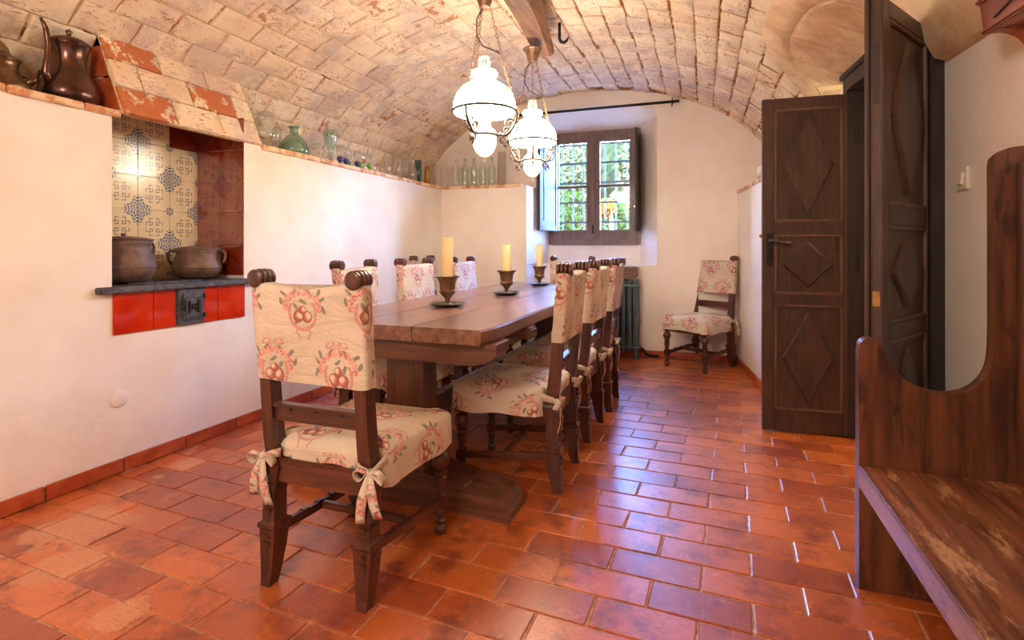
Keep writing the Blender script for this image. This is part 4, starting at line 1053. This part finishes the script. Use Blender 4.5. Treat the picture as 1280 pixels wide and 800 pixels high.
# candles
def candle_set(x, y, rz, cz, ztop, lab1, lab2, hz=.170, k=1.0):
    c = empty('candle_holder', (x, y, TZT+.0015), rz); tag(c, lab1, 'candle holder', 'candle holders')
    g = G(); g.lathe([(.020*k, .002), (.060*k, .0), (.090*k, .010), (.102*k, .017), (.100*k, .020), (.088*k, .014), (.060*k, .006), (.02*k, .006)], seg=32); g.obj('dish', 'dish_bronze', c, True)
    g = G(); g.lathe([(.03*k, .004), (.027*k, .010), (.013*k, .020), (.015*k, .042), (.030*k, .060), (.045*k, .074), (.047*k, .086), (.042*k, .094), (.044*k, .100), (.046*k, .130), (.056*k, .155), (.070*k, hz-.004), (.071*k, hz), (.064*k, hz), (.050*k, .155), (.042*k, .130), (.040*k, .128)], seg=28); g.obj('cup', 'bronze', c, 'auto')
    d = empty('candle', (x, y, TZT+.133)); tag(d, lab2, 'candle', 'candles'); h = ztop-TZT-.133
    g = G(); g.lathe([(.030, 0), (.031, .003), (.031, h-.006), (.029, h-.001), (.024, h), (.010, h-.006), (.001, h-.007)], seg=24); g.obj('wax', 'wax', d, 'auto')
    g = G(); g.tube([(0, 0, h-.01), (.001, 0, h+.004), (.004, 0, h+.011)], .0013, 5); g.obj('wick', 'cord_rubber', d)
candle_set(-1.37, 2.712, .3, 0, 1.183, 'bronze goblet candle holder on a dish nearest the camera', 'thick cream candle nearest the camera')
candle_set(-1.325, 3.545, 1, 0, 1.150, 'bronze goblet candle holder on a dish in the middle of the table', 'thick cream candle in the middle of the table')
candle_set(-1.385, 4.54, 2, 0, 1.163, 'bronze goblet candle holder on a dish at the far end of the table', 'thick cream candle at the far end of the table', k=.96)

# ------------------------------------------------------------------ hanging lamps, yoke, hook
yk = tag(empty('wooden_yoke', (-1.145, 3.0, 2.62)), 'curved old wooden beam hanging under the vault and carrying the lamps', 'beam')
g = G(); V = []
for i in range(15):
    t_ = i/14; y = -1.0+1.82*t_; z = .095*math.sin(t_*PI)+.0; w = .085+.030*math.sin(t_*PI); x = .02+.05*math.sin(t_*PI*1.1)-.0
    ring = [g.bm.verts.new((x+a*w, y, z+b*w*.8)) for a, b in ((-.6, -1), (.6, -1), (1, -.2), (.8, .8), (-.2, 1), (-1, .4))]; V.append(ring)
for a, b in zip(V, V[1:]):
    for k in range(6): g.face((a[k], a[(k+1) % 6], b[(k+1) % 6], b[k]))
g.face(V[0][::-1]); g.face(V[-1]); g.obj('beam', 'beam_wood', yk)
g = G(); g.box((.05, .84, -.01), (.05, .10, .06), rot=Rx(-.5), bev=.01); g.obj('peg', 'beam_wood', yk)
for y_ in (-.7, .7):
    g = G(); g.tube([(.05, y_, .08), (.05, y_, .25)], .006, 6); g.obj('hanger', 'iron', yk)
g = G(); g.tube([(0, 0, .13), (0, 0, -.02), (.012, .0, -.045), (.035, 0, -.055), (.055, 0, -.042), (.072, 0, -.015)], [.011, .012, .013, .013, .010, .003], 8)
hk = g.obj('iron_hook', 'iron', smooth=True, loc=(-1.02, 3.85, 2.70)); tag(hk, 'rusty iron hook hanging from the vault beside the beam', 'hook')
def link_mesh(g, c, d, up, R=.009, r=.0018):
    d = d.normalized(); u = (up-d*up.dot(d)).normalized()
    g.tube([c+d*R*1.35*math.cos(a)+u*R*.75*math.sin(a) for a in [2*PI*i/10 for i in range(10)]], r, 4, closed=True)
def make_lamp():
    l = empty('hanging_lamp')     # origin on the axis at z = 0 being the finial tip level
    def L(name, prof, m, seg=36, par=None, sm='auto'): g = G(); g.lathe(prof, (0, 0, 0), seg); return g.obj(name, m, par or l, sm)
    zz = -1.61
    P = lambda lst: [(r, z+zz) for r, z in lst]
    L('rose', P([(.012, 2.435), (.030, 2.44), (.034, 2.455), (.050, 2.50), (.062, 2.520), (.068, 2.524), (.068, 2.532), (.02, 2.536)]), 'bronze', 12, sm=False)
    g = G(); g.lathe(P([(.163, 1.862), (.168, 1.872), (.170, 1.885), (.166, 1.925), (.150, 1.965), (.122, 2.0), (.090, 2.022), (.066, 2.034), (.056, 2.045), (.058, 2.056), (.070, 2.068), (.072, 2.080), (.064, 2.092), (.052, 2.096), (.046, 2.094), (.046, 2.050), (.060, 2.028), (.11, 1.99), (.145, 1.95), (.158, 1.90), (.158, 1.868)]), (0, 0, 0), 48, cap=False); g.obj('shade', 'milk_glass', l, True)
    g = G(); g.tube([(.1725*math.cos(a), .1725*math.sin(a), 1.872+zz) for a in [2*PI*i/48 for i in range(48)]], .0068, 6, closed=True); g.obj('shade_ring', 'lamp_ring', l, True)
    g = G(); g.lathe(P([(.026, 1.825), (.030, 1.84), (.036, 1.88), (.030, 1.92), (.028, 2.0), (.034, 2.06), (.036, 2.165), (.034, 2.165), (.030, 2.06)]), (0, 0, 0), 28, cap=False); g.obj('chimney', 'clear_glass', l, True)
    L('burner', P([(.022, 1.782), (.034, 1.786), (.036, 1.80), (.030, 1.806), (.036, 1.822), (.034, 1.834), (.020, 1.836)]), 'burner_glow', 20)
    L('font', P([(.004, 1.628), (.022, 1.632), (.044, 1.650), (.060, 1.680), (.064, 1.705), (.060, 1.730), (.066, 1.742), (.066, 1.752), (.058, 1.770), (.036, 1.786), (.01, 1.79)]), 'milk_font', 32, sm=True)
    g = G(); g.tube([(.067*math.cos(a), .067*math.sin(a), 1.744+zz) for a in [2*PI*i/36 for i in range(36)]], .0070, 6, closed=True); g.obj('font_band', 'lamp_ring', l, True)
    L('finial', P([(.003, 1.598), (.011, 1.604), (.014, 1.612), (.009, 1.622), (.014, 1.630), (.004, 1.634)]), 'clear_glass', 14, sm=True)
    for k in range(3):
        a = 2*PI*k/3+.35; ca, sa = math.cos(a), math.sin(a)
        def R(r, z, off=0): return (r*ca-off*sa, r*sa+off*ca, z+zz)
        g = G()
        g.tube([R(.068, 1.742), R(.085, 1.752), (R(.10, 1.745)), R(.122, 1.75), R(.145, 1.775), R(.168, 1.815), R(.178, 1.868)], [.006, .008, .009, .010, .010, .008, .005], 6)
        for (cr, cz, R0, turns, sgn) in ((.138, 1.808, .034, 1.5, 1), (.100, 1.722, .022, 1.4, -1), (.162, 1.852, .016, 1.2, -1), (.118, 1.775, .016, 1.2, 1)):
            g.tube([R(cr+R0*(1-.75*t_)*math.cos(sgn*t_*turns*2*PI), cz+R0*(1-.75*t_)*math.sin(sgn*t_*turns*2*PI)) for t_ in [i/18 for i in range(19)]], [.0060*(1-.4*i/18) for i in range(19)], 5)
        for i in range(9):
            t_ = i/8; b = -2.2+2.6*t_; r_, z_ = .138+.040*math.cos(b), 1.800+.042*math.sin(b)
            c = Vector(R(r_, z_)); q = Vector(R(r_+.014*math.cos(b), z_+.014*math.sin(b)))
            g.tube([c, (c+q)/2, q], [.006, .006, .001], 5)
        g.tube([R(.112, 1.735), R(.128, 1.715), R(.138, 1.690)], [.005, .009, .002], 6); g.tube([R(.10, 1.71), R(.11, 1.69), R(.118, 1.678)], [.004, .007, .002], 6)
        g.obj('scroll_bracket', 'silver', l, True)
        g = G(); p0 = Vector(R(.178, 1.868)); p1 = Vector(R(.030, 2.450)); d = p1-p0; nL = int(d.length/.0205)
        for i in range(nL):
            up = Vector((ca, sa, .3)) if i % 2 else Vector((-sa, ca, 0)); link_mesh(g, p0+d*((i+.5)/nL)+Vector((0, 0, -.02*math.sin(PI*i/nL))), d, up)
        g.obj('chain', 'chain_metal', l)
    g = G(); g.tube([(.0, 0, 2.45+zz), (-.05, .01, 2.39+zz), (-.055, .02, 2.30+zz), (-.02, .02, 2.24+zz), (.04, .02, 2.21+zz), (.075, .02, 2.19+zz)], .0035, 6); g.obj('cord', 'cord_rubber', l, True)
    return l
lamp = make_lamp(); lamp.location = (-1.13, 2.68, 1.602); tag(lamp, 'lit oil-style lamp with white glass shade, nearer the camera', 'hanging lamp', 'hanging lamps')
for lx, ly in ((-1.13, 2.68), (-1.15, 3.60)): point('lamp_bulb', (lx, ly, 1.855), 8, (1, .84, .64), .03)
l2 = copy_tree(lamp); l2.location = (-1.15, 3.60, 1.610); l2.rotation_euler = (0, 0, .5); tag(l2, 'lit oil-style lamp with white glass shade, the one hanging farther back', 'hanging lamp', 'hanging lamps')

# ------------------------------------------------------------------ things on the ledges
ZL = 1.8095
def vessel(name, loc, prof, m, lab, cat, grp=None, seg=24, parts=None, rz=0):
    o = empty(name, loc, rz) if parts else None
    g = G(); g.lathe(prof, (0, 0, 0), seg)
    if parts: g.obj('body', m, o, True); [p(o) for p in parts]
    else: o = g.obj(name, m, smooth=True, loc=loc)
    return tag(o, lab, cat, grp)
def handle(pts, r, m, name='handle', flat=1.0):
    def f(o): g = G(); g.tube(pts, r, 8, flat=flat); g.obj(name, m, o, True)
    return f
def lid(prof, m, name='lid', seg=24):
    def f(o): g = G(); g.lathe(prof, (0, 0, 0), seg); g.obj(name, m, o, True)
    return f
aC = math.radians(-20)
def pol(r, z, a): return (r*math.cos(a), r*math.sin(a), z)
ah = math.radians(215)
vessel('coffee_pot', (-2.92, 1.715, ZL), [(.06, 0), (.100, .005), (.120, .035), (.123, .065), (.112, .105), (.088, .150), (.070, .190), (.066, .225), (.072, .260), (.084, .295), (.088, .300), (.06, .302)], 'copper_brown', 'tall brown metal coffee pot with curved handle on the ledge beside the hood', 'coffee pot', None, 36,
       [lid([(.088, .300), (.090, .306), (.070, .325), (.030, .343), (.012, .348), (.008, .356), (.014, .364), (.014, .370), (.006, .378), (.001, .379)], 'copper_brown'),
        handle([pol(.080, .10, ah+1.25), pol(.115, .095, ah+1.3), pol(.130, .13, ah+1.3), pol(.118, .20, ah+1.3), pol(.115, .27, ah+1.3), pol(.128, .335, ah+1.3), pol(.155, .372, ah+1.3)], [.012, .019, .017, .014, .013, .011, .006], 'copper_brown')])
vessel('teapot', (-2.93, 1.440, ZL), [(.06, 0), (.115, .004), (.122, .020), (.110, .045), (.080, .080), (.070, .110), (.074, .140), (.078, .145), (.05, .150)], 'pewter', 'squat pewter teapot at the left edge of the ledge', 'teapot', None, 32,
       [lid([(.080, .143), (.082, .150), (.066, .162), (.045, .168), (.036, .200), (.020, .222), (.010, .228), (.008, .240), (.013, .248), (.008, .258), (.001, .260)], 'pewter'),
        handle([pol(.075, .12, 4.6), pol(.105, .16, 4.6), (pol(.125, .14, 4.6)), pol(.125, .08, 4.6), pol(.10, .03, 4.6)], [.006, .009, .009, .009, .007], 'pewter'),
        handle([pol(.09, .05, 1.4), pol(.13, .09, 1.4), pol(.15, .14, 1.4)], [.018, .012, .008], 'pewter', 'spout')])
vessel('glass_bowl', (-2.955, 2.995, ZL), [(.04, 0), (.075, .004), (.060, .012), (.085, .05), (.100, .11), (.098, .18), (.072, .240), (.055, .262), (.062, .280), (.060, .280), (.052, .262)], 'clear_glass', 'large clear round glass jar beside the chimney hood', 'glass jar')
vessel('glass_bottle', (-2.915, 3.225, ZL), [(.07, 0), (.100, .008), (.112, .035), (.108, .070), (.088, .115), (.058, .150), (.036, .168), (.030, .180), (.028, .205), (.034, .218), (.044, .226), (.042, .230), (.030, .224)], 'green_glass', 'squat ribbed green glass bottle with flared neck', 'bottle', None, 32)
vessel('glass_bowl', (-2.90, 3.455, ZL), [(.03, 0), (.034, .003), (.012, .010), (.012, .025), (.045, .045), (.055, .08), (.052, .12), (.040, .140), (.042, .145), (.036, .14)], 'clear_glass', 'small clear glass bowl between the green bottle and the two-handled cup', 'glass bowl')
vessel('glass_chalice', (-2.85, 3.56, ZL), [(.034, 0), (.036, .006), (.014, .02), (.012, .075), (.022, .082), (.014, .095), (.034, .13), (.048, .17), (.052, .22), (.060, .265), (.058, .265), (.046, .22)], 'pale_green_glass', 'pale green two-handled glass cup on a tall stem', 'glass cup', None, 24,
       [handle([(0, .050*q, .21), (0, .080*q, .235), (0, .092*q, .215), (0, .078*q, .19), (0, .062*q, .185)], .005, 'pale_green_glass') for q in (-1, 1)], rz=.1)
def goblet(x, y, m, lab, grp, h=.13, r=.026, own=None):
    o = empty('wine_glass', (x, y, ZL)); tag(o, lab, 'glass', grp)
    g = G(); g.lathe([(r*.95, 0), (r, .004), (r*.35, .012), (r*.55, .02), (r*.85, .03), (r*.9, .05), (r*.6, .058), (r*.3, .062)], (0, 0, 0), 14); g.obj('stem', m, o, True)
    g = G(); g.lathe([(r*.4, .060), (r*.85, .072), (r*1.15, .1), (r*1.1, h), (r*1.04, h), (r*1.0, .1)], (0, 0, 0), 16, cap=False); g.obj('bowl', 'clear_glass', o, True)
for i, (x, y, m, lab) in enumerate([(-2.79, 3.605, 'blue_glass', 'wine glass with dark blue stem, left one beside the two-handled cup'), (-2.80, 3.690, 'blue_glass', 'wine glass with dark blue stem, second from the two-handled cup'), (-2.86, 3.80, 'lime_glass', 'wine glass with lime green stem between the blue stems'),
        (-2.80, 3.845, 'blue_glass', 'wine glass with dark blue stem, between two lime green stems'), (-2.82, 3.925, 'lime_glass', 'wine glass with lime green stem, just right of the third blue stem'), (-2.80, 4.02, 'lime_glass', 'wine glass with lime green stem nearest the clear decanter')]):
    goblet(x, y, m, lab, 'coloured stem glasses on the ledge', r=.030, h=.15)
vessel('decanter', (-2.84, 4.10, ZL), [(.03, 0), (.048, .01), (.050, .05), (.040, .08), (.016, .11), (.013, .14), (.020, .155), (.028, .16), (.026, .163), (.012, .14)], 'clear_glass', 'clear decanter with flared lip on the left ledge', 'decanter')
def cyl(name, x, y, r, h, m, lab, cat, z=ZL, grp=None, seg=18, base=True):
    return vessel(name, (x, y, z), [(r*.8, 0), (r, .004), (r, h*.5), (r*1.02, h), (r*.94, h), (r*.92, .02), (r*.5, .012)], m, lab, cat, grp, seg)
cyl('drinking_glass', -2.86, 4.30, .030, .11, 'clear_glass', 'short clear tumbler just right of the decanter', 'glass')
cyl('drinking_glass', -2.90, 4.47, .028, .20, 'clear_glass', 'clear tall glass between the tumbler and the wide glass', 'glass')
cyl('drinking_glass', -2.86, 4.575, .036, .21, 'clear_glass', 'wide clear glass left of the tallest vase', 'glass')
cyl('glass_vase', -2.88, 4.745, .037, .27, 'clear_glass', 'tallest clear cylinder vase left of the dark green bottle', 'vase')
vessel('carafe', (-2.84, 4.838, ZL), [(.03, 0), (.042, .01), (.042, .10), (.025, .16), (.018, .22), (.026, .24), (.024, .24)], 'clear_glass', 'clear carafe touching the dark green bottle', 'carafe')
cyl('green_vase', -2.83, 4.93, .037, .235, 'dark_green_glass', 'dark green cylindrical bottle on the ledge', 'bottle')
cyl('amber_vase', -2.85, 5.16, .034, .205, 'amber_glass', 'amber glass vase right of the dark green bottle', 'vase')
cyl('glass_vase', -2.88, 5.36, .030, .27, 'clear_glass', 'slim clear vase right of the amber vase', 'vase')
bp = [(.03, 0), (.040, .006), (.042, .03), (.042, .165), (.036, .195), (.018, .225), (.015, .27), (.020, .275), (.020, .290), (.016, .29), (.012, .27)]
ZB = 1.8075
for i, (x, sc, lab) in enumerate([(-2.76, .95, 'clear glass bottle alone in the corner of the ledge'), (-2.625, 1, 'leftmost of the five clear bottles in a row on the back ledge'), (-2.515, 1, 'second from left of the five clear bottles on the back ledge'), (-2.405, 1, 'middle one of the five clear bottles on the back ledge'), (-2.30, 1, 'fourth from left of the five clear bottles on the back ledge'), (-2.195, 1, 'rightmost of the five clear bottles in a row on the back ledge')]):
    vessel('glass_bottle', (x, 5.41, ZB), [(r*sc, z*sc*1.08) for r, z in bp], 'bottle_glass' if i else 'clear_glass', lab, 'bottle', 'clear bottles on the back ledge')
cyl('glass_vase', -2.08, 5.42, .050, .37, 'clear_glass', 'tall clear glass cylinder at the right end of the back ledge', 'vase', ZB)
# stone on the right ledge
g = G(); bmesh.ops.create_icosphere(g.bm, subdivisions=3, radius=1)
for v in g.bm.verts: k = 1+.18*noise.noise(v.co*1.7)+.06*noise.noise(v.co*5); v.co = Vector((v.co.x*.075*k, v.co.y*.17*k, v.co.z*.065*k))
o = g.obj('stone', 'pale_stone', smooth=True, loc=(.47, 4.78, 1.749)); tag(o, 'rough pale stone lying on the high right-hand ledge', 'stone')

# pots in the niche
ZS = .9405
def pot(x, y, r, h, lab, lidded):
    p = [(r*.62, 0), (r*.80, h*.06), (r*.96, h*.24), (r, h*.36), (r*.97, h*.46), (r*.84, h*.80), (r*.82, h*.90), (r*.90, h), (r*.84, h), (r*.78, h*.92)]
    o = empty('cooking_pot', (x, y, ZS)); tag(o, lab, 'pot', 'brown pots in the niche')
    g = G(); g.lathe(p, (0, 0, 0), 40); g.obj('body', 'clay_brown', o, True)
    g = G(); g.tube([(r*1.003*math.cos(a), r*1.003*math.sin(a), h*.36) for a in [2*PI*i/40 for i in range(40)]], .0025, 4, closed=True); g.obj('rim_line', 'clay_brown', o, True)
    if lidded: g = G(); g.lathe([(r*.93, h+.001), (r*.94, h+.006), (r*.6, h+.016), (r*.2, h+.022), (.012, h+.023), (.010, h+.028), (.014, h+.034), (.006, h+.038)], (0, 0, 0), 36); g.obj('lid', 'clay_brown', o, True)
    for s in (-1, 1):
        g = G(); g.tube([(0, s*r*.80, h*.93), (0, s*r*1.02, h*.97), (0, s*r*1.13, h*.86), (0, s*r*1.10, h*.62), (0, s*r*.97, h*.48)], [.009, .008, .008, .008, .009], 8); g.obj('handle', 'clay_brown', o, True)
    return o
pot(-2.935, 1.985, .150, .225, 'deep lidded brown pot at the left of the tiled niche', True)
p2 = pot(-2.945, 2.435, .135, .175, 'wide two-handled brown pot with lid at the right of the tiled niche', True); p2.rotation_euler = (0, 0, math.radians(-40))

# ------------------------------------------------------------------ radiator with wooden trough
rd = empty('radiator', (-.66, 5.56, 0)); tag(rd, 'grey-green column radiator under the window', 'radiator')
for i in range(14):
    s = empty('section', (-.062*i, 0, 0)); s.parent = rd
    g = G()
    for yy in (-.055, .0, .055): g.tube([(0, yy, .10), (0, yy, .76)], .0175, 8)
    g.box((0, 0, .785), (.044, .15, .055), bev=.018); g.box((0, 0, .095), (.044, .15, .05), bev=.016); g.lathe([(.018, -.032), (.018, .032)], (0, -.055, .745), 10, Ry(PI/2)); g.lathe([(.018, -.032), (.018, .032)], (0, -.055, .12), 10, Ry(PI/2))
    if i in (0, 13): g.loft([(0, -.055, .0, .035, .035), (0, -.055, .09, .030, .030)]); g.loft([(0, .055, .0, .035, .035), (0, .055, .09, .030, .030)])
    g.obj('column', 'radiator_paint', s, 'auto')
g = G(); g.tube([(.02, .0, .12), (.06, .0, .10), (.10, .0, .05), (.17, .01, .03), (.20, .06, .03)], .014, 8); g.obj('pipe', 'iron', rd, True)
g = G(); g.prism([(-.30, .02), (-.27, .0), (.27, .0), (.30, .03), (.305, .125), (-.305, .125)], lambda u, v, s_: (u, .12*s_-.06, v))
o = g.obj('wooden_trough', 'table_wood_x', loc=(-.96, 5.56, .8135)); tag(o, 'dark wooden trough standing on top of the radiator', 'wooden trough')

# ------------------------------------------------------------------ bench on the right
bn = empty('wooden_bench', (.475, 2.09, 0)); tag(bn, 'heavy old dark wooden bench with a high curved end panel', 'bench')
def sm(pts, n=6):
    out_ = []
    for i in range(len(pts)-1):
        p0, p1, p2, p3 = pts[max(i-1, 0)], pts[i], pts[i+1], pts[min(i+2, len(pts)-1)]
        for k in range(n):
            t_ = k/n; out_.append(tuple(.5*((2*p1[j])+(-p0[j]+p2[j])*t_+(2*p0[j]-5*p1[j]+4*p2[j]-p3[j])*t_*t_+(-p0[j]+3*p1[j]-3*p2[j]+p3[j])*t_**3) for j in (0, 1)))
    out_.append(pts[-1]); return out_
cur = sm([(0, .775), (.006, .812), (.030, .828), (.056, .815), (.075, .775), (.105, .725), (.150, .685), (.210, .664), (.270, .668), (.320, .700), (.350, .760), (.357, .86), (.357, 1.0), (.357, 1.15), (.357, 1.30), (.357, 1.385), (.368, 1.410), (.395, 1.428), (.44, 1.432)], 4)
poly = [(0, 0)]+cur+[(.44, 0)]
g = G(); g.prism(poly, lambda u, v, s_: (u, -.045*s_, v))
g.obj('end_panel', 'bench_wood', bn)
g = G(); g.box((.222, -.045-.78, .392), (.445, 1.56, .032), bev=.004); g.obj('seat', 'bench_seat', bn)
g = G(); g.box((.008, -.045-.78, .372), (.022, 1.56, .066), bev=.003); g.obj('seat_edge', 'bench_edge', bn)
g = G(); g.box((.425, -.045-.78, .83), (.03, 1.56, 1.10), bev=.003); g.obj('backrest', 'bench_wood', bn)
g = G(); g.prism(poly, lambda u, v, s_: (u, -1.60-.045*s_, v)); g.obj('end_panel', 'bench_wood', bn)
# hanging shelf / cornice above the bench
cs = empty('wall_shelf', (xw(2.09)-.002, 2.09, 1.79), math.atan(.091)); tag(cs, 'carved reddish wooden wall shelf hanging high above the bench', 'wall shelf')
g = G(); g.box((-.075, -.62, .008), (.15, 1.24, .016), bev=.003); g.obj('bottom_board', 'cornice_wood', cs)
g = G(); g.box((-.150, -.62, .055), (.018, 1.26, .085), rot=Ry(-.12), bev=.003); g.obj('front_board', 'cornice_wood', cs)
g = G(); g.box((-.158, -.62, .105), (.030, 1.28, .018), bev=.006); g.box((-.146, -.62, .009), (.026, 1.27, .014), bev=.005); g.obj('moulding', 'cornice_wood', cs)
g = G(); g.tube([(-.164, -.1, .085), (-.162, -.16, .05), (-.162, -.24, .04)], .003, 5); g.tube([(-.162, -.06, .03), (-.164, -.16, .05), (-.166, -.26, .085)], .003, 5); g.obj('carving', 'frame_dark', cs)
for yy in (-.02, -1.20):
    g = G(); po = sm([(-.150, 0), (-.120, -.006), (-.088, -.020), (-.062, -.050), (-.045, -.085), (-.020, -.103), (-.0, -.104)], 5)+[(0, 0)]
    g.prism(po, lambda u, v, s_: (u, yy-.03+.03*s_, v)); g.obj('bracket', 'cornice_wood', cs)
